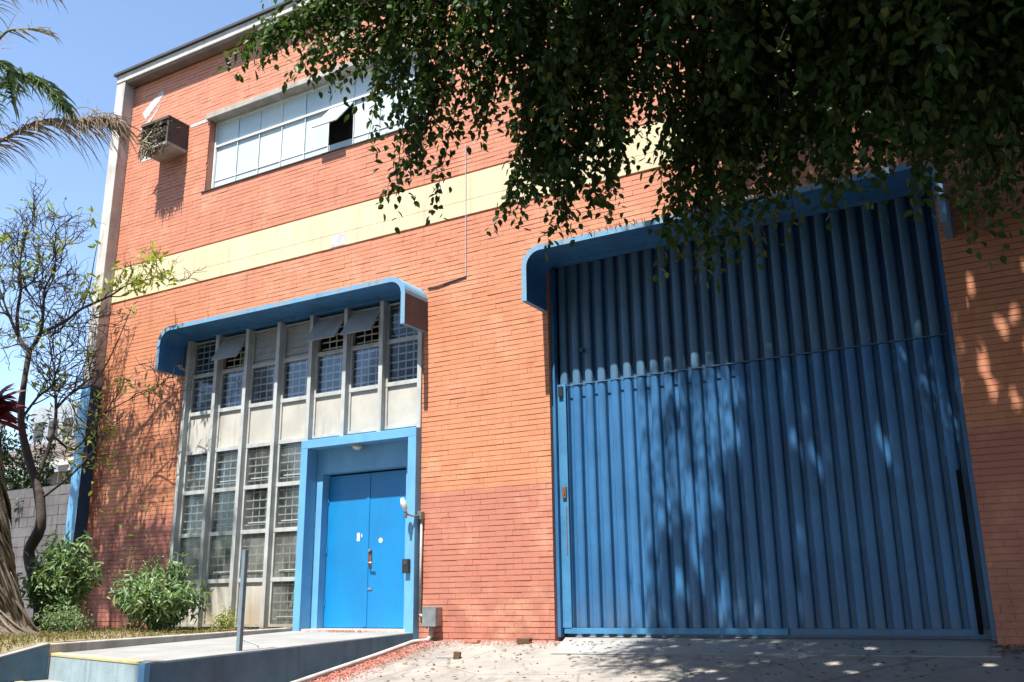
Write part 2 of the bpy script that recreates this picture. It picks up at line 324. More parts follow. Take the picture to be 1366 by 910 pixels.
kw = kb.build('kerb', m_conc, kind='structure', bevel=.01)
kb = MB(); kb.hexa([(-9.33, -9, -2), (-9.2, -9, -2), (-9.2, -3.662, -1), (-9.33, -3.662, -1), (-9.33, -9, -1.04), (-9.2, -9, -1.04), (-9.2, -3.662, .052), (-9.33, -3.662, .052)])
kb.build('kerb_wall', m_kerbblue, kw, bevel=.008)
kb = MB(); kb.hexa([(-9.335, -9, -1.04), (-9.195, -9, -1.04), (-9.195, -3.664, .052), (-9.335, -3.664, .052), (-9.335, -9, -1.02), (-9.195, -9, -1.02), (-9.195, -3.664, .07), (-9.335, -3.664, .07)])
kb.build('kerb_coping', m_walk, kw)

# ================================================================ WAREHOUSE
WH = thing('warehouse', 'orange painted brick warehouse with yellow band and blue concrete canopies over its door and gate', 'building', (-5, 0, 0))
XL, XR, ZT = -13.91, 6.0, 9.84
OPEN = [(-11.77, -7.15, 7.18, 8.60), (-11.87, -7.19, -.05, 4.60), (-5.26, -.69, -.05, 4.60), (XL, XR, 5.55, 6.165)]
def ivals(z0, z1):
    iv = [(XL, XR)]
    for a, b, c, d in OPEN:
        if c < (z0 + z1) / 2 < d:
            iv = [p for s, e in iv for p in ((s, min(e, a)), (max(s, b), e)) if p[1] - p[0] > .01]
    return iv
# backing wall
xb = sorted({XL, XR} | {v for o in OPEN for v in o[:2]}); zb = sorted({-.3, ZT} | {v for o in OPEN[:3] for v in o[2:]})
mb = MB()
for i in range(len(xb) - 1):
    for j in range(len(zb) - 1):
        cx, cz = (xb[i] + xb[i + 1]) / 2, (zb[j] + zb[j + 1]) / 2
        if any(a < cx < b and c < cz < d for a, b, c, d in OPEN[:3]): continue
        mb.box(xb[i], xb[i + 1], .018, .24, zb[j], zb[j + 1])
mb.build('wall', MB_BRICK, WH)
# bricks
CH, BL = .0665, .235
full = []; rest = MB()
nc = int((ZT - 0) / CH) + 1
for k in range(nc):
    z0 = -.06 + k * CH; z1 = z0 + CH - .0055
    if z1 > ZT: break
    off = (k % 2) * BL / 2 + R(-.012, .012); rowj = R(-.001, .001)
    deep = R(0, 1) < .6
    for s, e in ivals(z0, z1):
        x = XL - BL + off
        x = x + math.floor((s - x) / BL) * BL
        while x < e:
            a, b = max(x, s), min(x + BL - .002, e); x += BL
            if b - a < .02: continue
            y = rowj + random.gauss(0, .0013)
            zz1 = z1 - (R(.001, .006) if (deep and R(0, 1) < .6) or R(0, 1) < .15 else 0)
            if b - a > BL - .01 and abs(a - (x - BL)) < .002: full.append((a, y, z0, zz1, R(0, 1) ** 2))
            else:
                rest.tone = R(0, 1) ** 2; rest.box(a, b, y, .022, z0, zz1, 'k')
fa = np.array([(a + .117, 0, z) for a, y, z, z1, t in full]); px = toPx(fa)
wpx = toPx(fa + [.117, 0, 0])[:, 0] - toPx(fa - [.117, 0, 0])[:, 0]; hpx = toPx(fa)[:, 1] - toPx(fa + [0, 0, .06])[:, 1]
vis = (px[:, 0] > 8) & (px[:, 0] < 1358) & (px[:, 1] > 8) & (px[:, 1] < 900) & ~((px[:, 0] > 700) & (px[:, 1] < 270)) & ~((fa[:, 0] > -.6) & (fa[:, 2] > 3.6))
score = np.where(vis, wpx * hpx, -1); pick = set(np.argsort(-score)[:300].tolist())
vm = []
for i in range(10):
    q = MB(); q.tone = R(0, 1) ** 2; h = CH - .0055 - (R(.001, .006) if i % 2 else 0)
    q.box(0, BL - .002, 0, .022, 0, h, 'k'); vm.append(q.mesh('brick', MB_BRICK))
for i, (a, y, z0, z1, t) in enumerate(full):
    if i in pick:
        o = bpy.data.objects.new('brick', vm[i % 10]); o.location = (a + 5, y, z0); o.parent = WH; COL.objects.link(o)
    else:
        rest.tone = t; rest.box(a, a + BL - .002, y, .022, z0, z1, 'k')
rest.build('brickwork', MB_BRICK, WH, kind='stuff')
# yellow band in two lifts with a recessed line between them
mb = MB(); mb.box(XL, XR, -.006, .020, 5.555, 5.765); mb.box(XL, XR, -.004, .020, 5.772, 6.160)
bd = mb.build('yellow_band', m_band, WH)
mb = MB(); mb.box(-8.90, -8.62, -.009, -.003, 5.562, 5.75); mb.build('filler_patch', m_patch, bd)
# corner fin and roof
mb = MB(); mb.box(-14.15, XL, -.215, .30, 4.05, 9.83); mb.build('corner_fin', m_conc_l, WH, bevel=.01)
mb = MB(); mb.box(-14.152, XL - .002, -.218, .30, -.1, 4.05); mb.m[2] = 1; mb.build('painted_fin_base', [m_fin_shade, m_blue_l], WH)  # lit front and shaded sides put into the paint colours
mb = MB(); mb.box(-14.15, XR, -.225, .4, 9.842, 10.0); rf = mb.build('roof_slab', m_conc_l, WH, bevel=.008)
mb = MB(); mb.box(XL, XR, -.19, -.012, 9.80, 9.841); mb.build('soffit', m_soff, rf)
mb = MB(); mb.box(-14.2, XR, -.27, .4, 10.003, 10.05); mb.build('flashing', m_dark, rf)
# hollow body
mb = MB(); mb.box(-14.15, -13.95, .305, 14, -.1, 9.84); mb.box(XR, XR + .2, .25, 14, -.1, 9.84); mb.box(-14.15, XR + .2, 14, 14.2, -.1, 9.84)
mb.box(-14.15, XR + .2, .42, 14.2, 9.845, 9.98)
mb.build('body', m_conc, WH)
mb = MB(); mb.box(-13.9, XR - .05, .26, 13.9, .0, .05); mb.box(-13.9, XR - .05, .26, 13.9, 4.75, 5.0); mb.box(-13.9, XR - .05, 4.0, 4.1, .05, 9.8); mb.box(-6.6, -6.5, .26, 4, .05, 9.8); mb.box(-5.3, -.6, .32, .36, .05, 4.6)
mb.build('inner_walls', m_int, WH)
MB().box(-11.9, -7.0, 1.0, 1.05, 5.1, 9.7).build('partition', m_infill, WH)
# lintel over upper window
mb = MB(); mb.box(-11.82, -7.0, -.055, .30, 8.52, 8.615); mb.build('lintel', m_conc, WH, bevel=.006)
mb = MB(); mb.box(-12.25, -11.83, -.007, .01, 8.50, 8.565); mb.box(-13.5, -13.05, -.006, .01, 8.16, 8.26); mb.build('exposed_beam', m_conc_l, WH)
mb = MB(); mb.extrude([(-13.60, 9.18), (-13.40, 9.34), (-13.10, 9.50), (-13.04, 9.42), (-13.22, 9.25), (-13.50, 9.02)], -.0055, .01); mb.extrude([(-13.62, 8.85), (-13.30, 9.06), (-13.1, 9.24), (-13.2, 9.1), (-13.5, 8.8)], -.0055, .01)
mb.build('paint_patch', m_patch, WH)

# upper window: nine bays
n = 9; X0, PW = -11.73, (11.73 - 7.17) / 9
mb = MB()
mb.box(-11.765, -7.155, .13, .20, 7.185, 7.235); mb.box(-11.765, -7.155, .13, .20, 8.485, 8.518)
mb.box(-11.765, -11.73, .13, .20, 7.236, 8.484); mb.box(-7.19, -7.155, .13, .20, 7.236, 8.484)
mb.box(-11.729, -7.191, .125, .19, 8.035, 8.07)
uw = mb.build('ribbon_window', m_whitef, WH)
mb = MB(); mb.box(-11.84, -7.1, -.02, .12, 7.165, 7.18); mb.build('sill', m_dark, uw)
for i in range(n):
    a, b = X0 + i * PW + .006, X0 + (i + 1) * PW - .006
    if a < -11.7: a = -11.728
    if b > -7.2: b = -7.192
    MB().box(a, b, .160 + (i * 5 % 3) * .002, .170, 8.071, 8.484).build('pane', (m_white, m_white2, m_white3)[i * 7 % 3], uw)
    mb = MB(); mb.box(a, a + .012, .138, .158, 7.236, 8.034); mb.build('glazing_bar', m_whitef, uw)
    if i == 5:
        q = MB(); th = math.radians(38); l = .62
        p0 = Vector((0, .13, 8.02)); d = Vector((0, -math.sin(th), -math.cos(th))) * l; nn = Vector((0, math.cos(th), -math.sin(th))) * .02
        pts = [(a + .015, *(p0 + d)[1:]), (b - .0, *(p0 + d)[1:]), (b, *(p0 + d + nn)[1:]), (a + .015, *(p0 + d + nn)[1:]), (a + .015, *p0[1:]), (b, *p0[1:]), (b, *(p0 + nn)[1:]), (a + .015, *(p0 + nn)[1:])]
        q.hexa(pts); q.build('open_sash', m_white, uw, label='white sash tilted outward')
        MB().box(a, b, .158, .17, 7.236, 7.40).build('pane', m_white, uw)
    else:
        MB().box(a, b, .160 + (i * 7 % 3) * .002, .170, 7.236, 8.034).build('pane', (m_white, m_white3, m_white2)[i * 5 % 3], uw)
        MB().box(a + .013, b, .150, .158, 7.40, 7.415).build('glazing_bar', m_whitef, uw)

# canopies
def canopy(xl, xr, zb, zt, D, mats, name='canopy'):
    r, t = .26, .068
    def arc(x0, x1, z1, rr, zb):
        P = [(x0, zb)]
        for k in range(9): a = math.pi - k * math.pi / 16; P.append((x0 + rr + rr * math.cos(a), z1 - rr + rr * math.sin(a)))
        for k in range(9): a = math.pi / 2 - k * math.pi / 16; P.append((x1 - rr + rr * math.cos(a), z1 - rr + rr * math.sin(a)))
        P.append((x1, zb)); return P
    o = arc(xl, xr, zt, r, zb); i = arc(xl + t, xr - t, zt - t, r - t, zb); k = len(o)
    mb = MB(); n0 = 0
    for y in (-D, .012):
        mb.v += [(p[0], y, p[1]) for p in o] + [(p[0], y, p[1]) for p in i]
    F = lambda ring, j, back: (2 * k if back else 0) + ring * k + j
    for j in range(k - 1):
        mb.cur = 1; mb.face((F(0, j, 0), F(0, j + 1, 0), F(1, j + 1, 0), F(1, j, 0)))       # rim
        mb.cur = 0; mb.face((F(1, j, 0), F(1, j + 1, 0), F(1, j + 1, 1), F(1, j, 1)))       # inside
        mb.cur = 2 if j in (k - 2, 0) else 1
        mb.face((F(0, j + 1, 0), F(0, j, 0), F(0, j, 1), F(0, j + 1, 1)))                   # outside
    mb.cur = 1; mb.face((F(0, 0, 0), F(1, 0, 0), F(1, 0, 1), F(0, 0, 1))); mb.face((F(1, k - 1, 0), F(0, k - 1, 0), F(0, k - 1, 1), F(1, k - 1, 1)))
    return mb.build(name, mats, WH)
canopy(-11.945, -7.114, 3.97, 4.655, .525, [m_can, m_can_rim, m_can_side])
canopy(-5.34, -.56, 3.96, 4.65, .525, [m_can, m_can_rim, m_can])
# dirt and twigs lodged on the gate canopy
q = MB()
for i in range(70):
    x = R(-5.0, -2.2); h = R(.01, .05); q.tube([(x, R(-.5, -.4), 4.648), (x + R(-.04, .04), R(-.56, -.5), 4.65 + h)], .004, 3)
q.build('lodged_twigs', m_bark, WH, kind='stuff')

# lower window wall
MX = [-7.222 - .6505 * i for i in range(8)][::-1]
rows = [.14, .77, 1.455, 2.10, 2.72, 3.335, 3.95, 4.515]
for i, x in enumerate(MX):
    zb = -.02 if i <= 4 else 2.665
    if i == 4: x -= .0; zb = 2.665
    mb = MB(); mb.box(x - .034, x + .034, -.048 if i < 7 else -.03, .115, zb, 4.54); mb.build('mullion', m_wframe2, WH, bevel=.005)
mb = MB(); mb.box(-9.23, -9.192, -.045, .115, -.02, 2.663); mb.build('mullion', m_wframe2, WH)
def grille(x0, x1, z0, z1, y, nv, nh, top=0):
    mb = MB()
    for k in range(nh):
        z = z0 + (z1 - z0) * (k + .6) / nh; mb.box(x0, x1, y, y + .012, z - .009, z + .009)
    for k in range(nv):
        x = x0 + (x1 - x0) * (k + 1) / (nv + 1); mb.box(x - .008, x + .008, y + .013, y + .022, z0, z1)
    return mb
for c in range(7):
    a0, b0 = MX[c] + .035, MX[c + 1] - .035
    if c == 3: b_low = -9.231
    for r_ in range(7):
        if c > 3 and r_ < 4: continue
        a, b = a0, (b_low if (c == 3 and r_ < 4) else b0)
        z0, z1 = rows[r_], rows[r_ + 1]
        mb = MB(); y0, y1 = .035, .10
        fw = .034
        mb.box(a, b, y0, y1, z0 - .012, z0 + .026); mb.box(a, a + fw, y0 + .004, y1, z0 + .027, z1 - .032); mb.box(b - fw * .7, b, y0 + .004, y1, z0 + .027, z1 - .032); mb.box(a, b, y0, y1, z1 - .031, z1 - .013)
        w = mb.build('window', m_wframe2 if r_ < 6 else m_wframe, WH)
        ia, ib, iz0, iz1 = a + fw + .001, b - fw * .7 - .001, z0 + .027, z1 - .032
        if r_ == 4 or (r_ == 0 and c in (0, 1, 2)):
            MB().box(ia, ib, .062, .085, iz0, iz1).build('infill_panel', m_infill, w); continue
        if r_ == 6 and c in (2, 3):
            q = MB(); q.box(ia, ib, .075, .09, iz0, iz1); q.build('grey_panel', m_sash, w)
            grille(ia, ib, iz0, iz1, .058, 0, 5).build('louvre', m_sash, w); continue
        if r_ == 6 and c in (1, 4, 5):
            th = math.radians(33 if c != 1 else 30); l = .44; p0 = Vector((0, .02, iz1 - .02)); d = Vector((0, -math.sin(th), -math.cos(th))) * l; nn = Vector((0, math.cos(th), -math.sin(th))) * .018
            q = MB(); A_, B_ = ia - .02, ib + .01
            q.hexa([(A_, *(p0 + d)[1:]), (B_, *(p0 + d)[1:]), (B_, *(p0 + d + nn)[1:]), (A_, *(p0 + d + nn)[1:]), (A_, *p0[1:]), (B_, *p0[1:]), (B_, *(p0 + nn)[1:]), (A_, *(p0 + nn)[1:])])
            q.build('open_sash', m_sash, w, label='grey sash tilted outward')
            grille(ia, ib, iz0, iz1, .13, 3, 5).build('grille', m_bar, w); continue
        gl = g_clean if r_ >= 5 else (g_dust if r_ >= 2 else g_dirty)
        MB().box(ia, ib, .068, .073, iz0, iz1).build('pane', gl, w)
        gm = grille(ia, ib, iz0, iz1, .084, 3, 5)
        gm.build('grille', m_bar, w)
        if r_ < 4 and c in (1, 2, 3): MB().box(ia + .1, ib, .05, .06, iz0 + .09, iz0 + .105).build('hopper_bar', m_wframe2, w)
MB().box(-11.86, -7.2, -.02, .115, 4.542, 4.598).build('head_rail', m_can, WH)
# curtain and leaning boards inside
q = MB(); n_ = 26
for k in range(n_):
    xa = -10.98 + k * .016; xb_ = xa + .016; ya = .35 + .012 * math.sin(k * 1.9); yb = .35 + .012 * math.sin((k + 1) * 1.9); q.quad((xa, ya, 3.3), (xb_, yb, 3.3), (xb_, yb, 4.3), (xa, ya, 4.3))
tag(q.build('curtain', m_curt), 'pale blue curtain behind the second window bay from the left', 'curtain')
q = MB(); q.hexa([(-9.75, .3, .1), (-9.70, .3, .1), (-9.70, .32, .1), (-9.75, .32, .1), (-9.38, .5, 1.9), (-9.33, .5, 1.9), (-9.33, .52, 1.9), (-9.38, .52, 1.9)])
q.hexa([(-9.62, .6, .1), (-9.58, .6, .1), (-9.58, .62, .1), (-9.62, .62, .1), (-9.30, .4, 2.3), (-9.26, .4, 2.3), (-9.26, .42, 2.3), (-9.30, .42, 2.3)])
tag(q.build('leaning_battens', m_bar), 'pale battens leaning behind the glass left of the blue doorway', 'battens')

# blue portal with double door
mb = MB(); PX0, PX1, PZ = -9.19, -7.19, 2.66; t = .122
mb.box(PX0, PX0 + t, -.118, .10, -.02, PZ - t); mb.box(PX1 - t - .01, PX1, -.118, .10, -.02, PZ - t); mb.box(PX0, PX1, -.118, .10, PZ - t, PZ)
po = mb.build('portal', m_blue_l, WH, bevel=.006)
mb = MB(); mb.box(PX0 + t, -8.955, .101, .27, .08, 2.195); mb.box(-7.50, PX1 - t - .01, .101, .27, .08, 2.195); mb.box(PX0 + t, PX1 - t - .01, .101, .27, 2.195, PZ - t); mb.build('door_frame', m_blue_l, WH)
mb = MB(); mb.box(-9.06, -7.33, -.09, .30, .03, .105); mb.build('threshold', m_conc_l, WH, bevel=.006)
for k, (a, b) in enumerate(((-8.948, -8.232), (-8.224, -7.505))):
    d = MB().box(a, b, .235, .27, .115, 2.17).build('door', m_door, WH, bevel=.003)
    if k == 0:
        MB().box(-8.262, -8.205, .226, .234, .13, 2.16).build('cover_strip', m_door, d)
        q = MB(); 
        for z in (.45, 1.15, 1.85): q.tube([(a + .005, .228, z - .05), (a + .005, .228, z + .05)], .011, 6)
        q.build('hinge', m_door, d)
        q = MB(); q.box(-8.415, -8.365, .2325, .2347, 1.25, 1.36); q.build('sticker', m_whitef, d)
        q = MB(); q.box(-8.34, -8.325, .2325, .2347, 1.30, 1.345); q.build('sticker', m_whitef, d)
    else:
        q = MB(); q.box(-8.195, -8.145, .222, .2345, .90, 1.10); q.build('lock_plate', m_rust, d)
        q = MB(); q.tube([(-8.17, .222, .96), (-8.17, .175, .96), (-8.16, .17, .955), (-8.08, .17, .95)], .010, 8); q.build('handle', m_steel, d, smooth=True)
        q = MB(); q.tube([(-8.17, .2, 1.12), (-8.17, .235, 1.12)], .02, 10); q.build('lock_cylinder', m_steel, d)
        q = MB(); q.extrude([(-8.005 + .034 * math.cos(k2 * math.pi / 5), 1.245 + .034 * math.sin(k2 * math.pi / 5)) for k2 in range(10)], .2325, .2347); q.build('sticker', m_whitef, d)
        q = MB(); q.box(-8.20, -8.13, .226, .2345, .60, .63); q.build('lock_plate', m_steel, d)

# gate
GT = MB(); GT.box(-5.255, -5.215, .06, .16, .03, 4.54); GT.box(-.735, -.695, .06, .16, .03, 4.54)
GT.box(-5.214, -.736, .225, .245, .03, 4.598)
gate = GT.build('gate', m_gate, WH)
pitch = .1712; gx0 = -5.205; nr = 26
def rib(w, h):
    q = MB(); prof = [(0, .218), (.006, .190), (.012, .166), (.026, .153), (.05, .149), (w - .098, .149), (w - .074, .153), (w - .060, .164), (w - .055, .19), (w - .048, .218), (w + .001, .220), (w + .001, .224), (0, .224)]
    q.extrude(prof, 0, h, 'z'); return q
ml = [rib(pitch, 2.86 + .0).mesh('gate_rib', m_gate)]; mu = rib(pitch, 1.585).mesh('gate_rib', m_gate_u)
for k in range(nr):
    for lo in (0, 1):
        o = bpy.data.objects.new('gate_rib', ml[0] if lo else mu); COL.objects.link(o); o.parent = gate
        o.location = (gx0 + 5 + k * pitch, R(-.004, .004) + (-.007 if lo else .002), .13 if lo else 3.0)
        o.rotation_euler = (R(-.0012, .0012), R(-.0006, .0006), R(-.02, .02))
MB().box(-5.20, -2.62, .125, .145, .065, .128).build('bottom_rail', m_gate_l, gate)
MB().box(-2.61, -.74, .15, .19, .062, .128).build('bottom_rail', m_gate, gate)
MB().box(-5.212, -5.10, .118, .140, .13, 3.02).build('edge_plate', m_gate_l, gate)
MB().box(-5.2, -.74, .136, .146, 2.996, 3.006).build('seam_strip', m_gate_u, gate)
q = MB(); q.box(-5.17, -5.12, .095, .117, 1.62, 1.75); q.box(-5.15, -5.135, .085, .117, 1.66, 1.70); q.build('latch', m_rust, gate)
q = MB(); q.box(-5.135, -5.125, .114, .1175, .95, 1.52); q.build('rust_seam', m_rust, gate)
q = MB(); q.box(-5.19, -5.13, .09, .117, 2.86, 2.99); q.build('hinge', m_black, gate)
q = MB(); q.box(-.845, -.808, .10, .15, .08, 1.62); q.build('dark_gap_strip', m_slot, gate)  # dark gap at the gate frame put in as a near-black strip
q = MB(); q.tube([(-4.86, .10, 3.42), (-4.86, .15, 3.42)], .03, 8); q.build('bolt', m_black, gate)

MB().box(-5.25, -.70, -.004, .14, 4.572, 4.598).build('gate_head', m_can, WH)
# ================================================================ FIXTURES ON THE WALL
ac = thing('air_conditioner_box', 'concrete air conditioner box full of dry straw high on the left brick wall', 'air conditioner', (-12.65, 0, 8.0))
q = MB(); x0, x1, zb, zt, D = -12.99, -12.30, 8.03, 8.56, .44
q.box(x0, x1, -D, -.004, zb, zb + .05); q.build('shelf', m_conc, ac)
q = MB(); q.box(x0 - .01, x1 + .01, -D - .01, -.004, zt - .05, zt); q.build('top_slab', m_boxside, ac)
for xa in (x0, x1 - .045): MB().box(xa, xa + .045, -D + .01, -.004, zb + .051, zt - .051).build('side_slab', m_boxside, ac)
q = MB(); q.box(x0 + .09, x1 - .09, -D + .12, -.02, zb + .06, zt - .1); q.build('unit', m_rust, ac)
q = MB()
for k in range(7): q.box(x0 + .11, x1 - .11, -D + .10, -D + .118, zb + .09 + k * .045, zb + .105 + k * .045)
q.build('louvre', m_sash, ac)
n = 330; P = np.stack([rng.uniform(x0 + .03, x1 - .06, n), rng.uniform(-D - .05, -D + .13, n), rng.uniform(zb + .02, zt - .07, n)], 1)
A = np.stack([rng.normal(0, .7, n), rng.normal(-.1, .25, n), rng.normal(-.3, .3, n)], 1)
V = leaves(P, A, rng.normal(size=(n, 3)), rng.uniform(.08, .24, n), rng.uniform(.006, .014, n)); leafobj('straw', V, m_straw, ac)
n = 160; P = np.stack([rng.uniform(x0, x1, n), rng.uniform(-D - .02, -D + .05, n), rng.uniform(zb - .02, zb + .06, n)], 1)
V = leaves(P, np.stack([rng.normal(0, .2, n), rng.normal(-.1, .15, n), -np.ones(n)], 1), rng.normal(size=(n, 3)), rng.uniform(.06, .2, n), rng.uniform(.006, .012, n)); leafobj('straw', V, m_straw, ac)

q = MB(); q.tube([(-6.49, -.012, 4.66), (-6.492, -.012, 6.62)], .006, 6)
tag(q.build('wall_conduit', m_patch), 'thin pale vertical conduit running down across the yellow band', 'conduit')
q = MB(); q.tube([(-7.11, -.012, 4.60), (-6.95, -.013, 4.60), (-6.75, -.012, 4.625), (-6.6, -.012, 4.64), (-6.48, -.012, 4.655)], .009, 5)
tag(q.build('loose_cable', m_dark), 'short dark cable from the door canopy corner along the bricks', 'cable')
jb = thing('junction_box', 'grey metal junction box low on the brick pier right of the blue doorway', 'electrical box', (-6.92, 0, .2))
MB().box(-7.02, -6.83, -.145, -.004, .15, .375).build('box', m_steel, jb, bevel=.008); MB().box(-7.027, -6.823, -.158, -.146, .143, .382).build('cover', m_steel, jb, bevel=.004)
q = MB(); q.tube([(-7.15, -.03, .30), (-7.145, -.03, 1.55)], .017, 8); q.tube([(-7.15, -.03, .28), (-7.05, -.06, .26)], .017, 8)
tag(q.build('riser_conduit', m_pipe, smooth=True), 'grey vertical conduit beside the right jamb of the blue doorway', 'conduit')
q = MB(); q.tube([(-6.95, -.07, .15), (-6.95, -.075, .03), (-6.97, -.12, -.02), (-7.02, -.35, gz(-.35) + .045), (-7.04, -1, gz(-1) + .03), (-7.05, -2.2, gz(-2.2) + .03), (-7.06, -4, gz(-4) + .03), (-7.08, -5.2, gz(-5.2) + .03)], .027, 10)
tag(q.build('ground_conduit', m_pipe, smooth=True), 'grey pipe running down the ground along the blue walkway side', 'pipe')
lp = thing('wall_lamp', 'small spotlight on an arm at the right jamb of the blue doorway', 'lamp', (-7.2, -.1, 1.55))
q = MB(); q.box(-7.19, -7.12, -.075, -.004, 1.46, 1.56); q.build('bracket', m_steel, lp, bevel=.005)
q = MB(); q.tube([(-7.15, -.05, 1.5), (-7.2, -.17, 1.5), (-7.24, -.22, 1.52), (-7.25, -.24, 1.56)], .014, 8); q.tube([(-7.25, -.235, 1.47), (-7.25, -.235, 1.56)], .022, 8); q.build('arm', m_steel, lp, smooth=True)
q = MB(); q.tube([(-7.245, -.24, 1.55), (-7.25, -.25, 1.59), (-7.265, -.27, 1.66), (-7.275, -.28, 1.72)], [.015, .033, .038, .02], 12); q.build('lamp_head', m_whitef, lp, smooth=True)
ic = thing('intercom', 'small black box on the right jamb of the blue doorway', 'intercom', (-7.28, -.12, .87))
MB().box(-7.345, -7.245, -.165, -.119, .79, .965).build('casing', m_black, ic, bevel=.006); MB().box(-7.325, -7.265, -.17, -.166, .9, .945).build('lens', m_dark, ic)
el = thing('ceiling_lamp', 'small white bulkhead lamp under the head of the blue doorway', 'lamp', (-8.26, .02, 2.52))
q = MB(); q.tube([(-8.27, .0, 2.537), (-8.27, .0, 2.515)], [.09, .085], 14); q.build('base', m_sash, el)
q = MB(); q.tube([(-8.27, .0, 2.514), (-8.27, .0, 2.49), (-8.27, .0, 2.468)], [.07, .062, .03], 14); q.build('shade', m_whitef, el, smooth=True)
ps = thing('handrail_post', 'slim blue grey post standing on the edge of the concrete walkway', 'post', (-7.29, -2.9, -.02))
q = MB(); q.box(-7.315, -7.268, -2.925, -2.878, -.04, .97); q.build('post', m_pole, ps, bevel=.004)
q = MB(); q.box(-7.325, -7.315, -2.93, -2.873, .88, .985); q.build('top_plate', m_pole, ps)
q = MB(); q.box(-7.35, -7.235, -2.96, -2.845, -.045, -.030); q.build('base_plate', m_rust, ps)
q = MB(); q.tube([(-7.27, -2.88, .09), (-7.22, -2.72, .03), (-7.215, -2.70, -.03)], .007, 6); q.build('brace', m_whitef, ps)

# loose pieces
def lump(name, label, cat, c, s, mat, rz=0.0):
    q = MB(); q.box(-s[0] / 2, s[0] / 2, -s[1] / 2, s[1] / 2, 0, s[2]); q.v = [tuple(Vector(v) + Vector((R(-1, 1), R(-1, 1), R(-1, 1))) * .06 * min(s)) for v in q.v]
    o = q.build(name, mat, bevel=.006); o.location = c; o.rotation_euler = (R(-.05, .05), R(-.05, .05), rz); return tag(o, label, cat)
# dry leaf bases winding round the palm trunk are added with the palm
lump('wood_block', 'short brown wood block lying on the concrete near the pipe', 'wood block', (-5.95, -1.0, gz(-1) - .005), (.07, .10, .085), m_litter, .4)
lump('wood_block', 'thin pale offcut beside the brown wood block on the concrete', 'wood block', (-6.10, -.99, gz(-1)), (.2, .07, .03), m_walk, .2)
lump('brick_fragment', 'broken brick against the right foot of the brick pier', 'brick fragment', (-5.60, -.12, gz(-.1) - .005), (.16, .1, .06), m_litter, .1)
lump('brick_fragment', 'flat broken brick lying at the middle of the brick pier', 'brick fragment', (-6.30, -.14, gz(-.1) - .005), (.2, .07, .035), MB_BRICK, -.1)
def scatter(name, label, cat, n, fx, fy, zf, L, W, mat):
    x = fx(n); y = fy(n, x); z = np.array([zf(a, b) for a, b in zip(x, y)]) + rng.uniform(.004, .02, n)
    A = np.stack([rng.normal(size=n), rng.normal(size=n), rng.normal(0, .15, n)], 1); N = np.stack([rng.normal(0, .3, n), rng.normal(0, .3, n), np.ones(n)], 1)
    o = leafobj(name, leaves(np.stack([x, y, z], 1), A, N, rng.uniform(*L, n), rng.uniform(*W, n)), mat, None); return tag(o, label, cat)
gzz = lambda a, b: gz(b) + noisez(a, b) if b < -.6 else gz(b) + .005
scatter('fallen_petals', 'drift of pink petals on the concrete along the grey pipe', 'petals', 3800, lambda n: -7.0 + np.abs(rng.normal(0, .20, n)), lambda n, x: -rng.uniform(0, 1, n) ** .8 * 3.6 - .1, gzz, (.02, .042), (.014, .028), m_petal)
scatter('fallen_petals', 'loose line of pink petals along the foot of the brick pier', 'petals', 500, lambda n: rng.uniform(-6.8, -5.2, n), lambda n, x: -np.abs(rng.normal(.0, .14, n)) - .03, gzz, (.015, .035), (.012, .022), m_petal)
scatter('fallen_petals', 'thin strip of pink petals at the blue door threshold', 'petals', 500, lambda n: rng.normal(-8.2, .35, n).clip(-9, -7.4), lambda n, x: -rng.uniform(.0, .18, n) - .1, lambda a, b: .085 + b * .03, (.015, .035), (.012, .022), m_petal)
scatter('fallen_leaves', 'dry brown leaves scattered over the concrete yard', 'dry leaves', 1100, lambda n: rng.uniform(-6.8, 1.6, n).repeat(1), lambda n, x: -(.05 + 4.5 * (rng.uniform(0, 1, n) ** (1.5 + np.sin(x * 2.3)))), gzz, (.03, .07), (.015, .035), m_litter)
scatter('fallen_leaves', 'brown leaf litter on the planted bed beside the kerb', 'dry leaves', 1500, lambda n: rng.uniform(-14, -9.4, n), lambda n, x: -rng.uniform(.05, 4.5, n), lambda a, b: tzf(b) + .03, (.03, .07), (.015, .035), m_litter)
scatter('fallen_leaves', 'brown leaves gathered at the right foot of the blue gate', 'dry leaves', 350, lambda n: rng.uniform(-.75, .8, n), lambda n, x: -np.abs(rng.normal(0, .3, n)) - .02, gzz, (.03, .07), (.015, .035), m_litter)
# grass
n = 26000; x = rng.uniform(-15.5, -9.36, n); y = -rng.uniform(.02, 6.0, n) ; z = np.array([tzf(b) for b in y])
keep = rng.random(n) < .55 + .45 * np.sin(x * 2.1 + y) * np.sin(y * 1.7 - x * .8)
x, y, z = x[keep], y[keep], z[keep]; n = len(x)
V = leaves(np.stack([x, y, z - .01], 1), np.stack([rng.normal(0, .45, n), rng.normal(0, .45, n), np.ones(n)], 1), rng.normal(size=(n, 3)), rng.uniform(.03, .10, n) , rng.uniform(.006, .012, n))
tag(leafobj('grass', V, m_grass, None), 'dry green grass on the bed between the kerb and the bushes', 'grass')

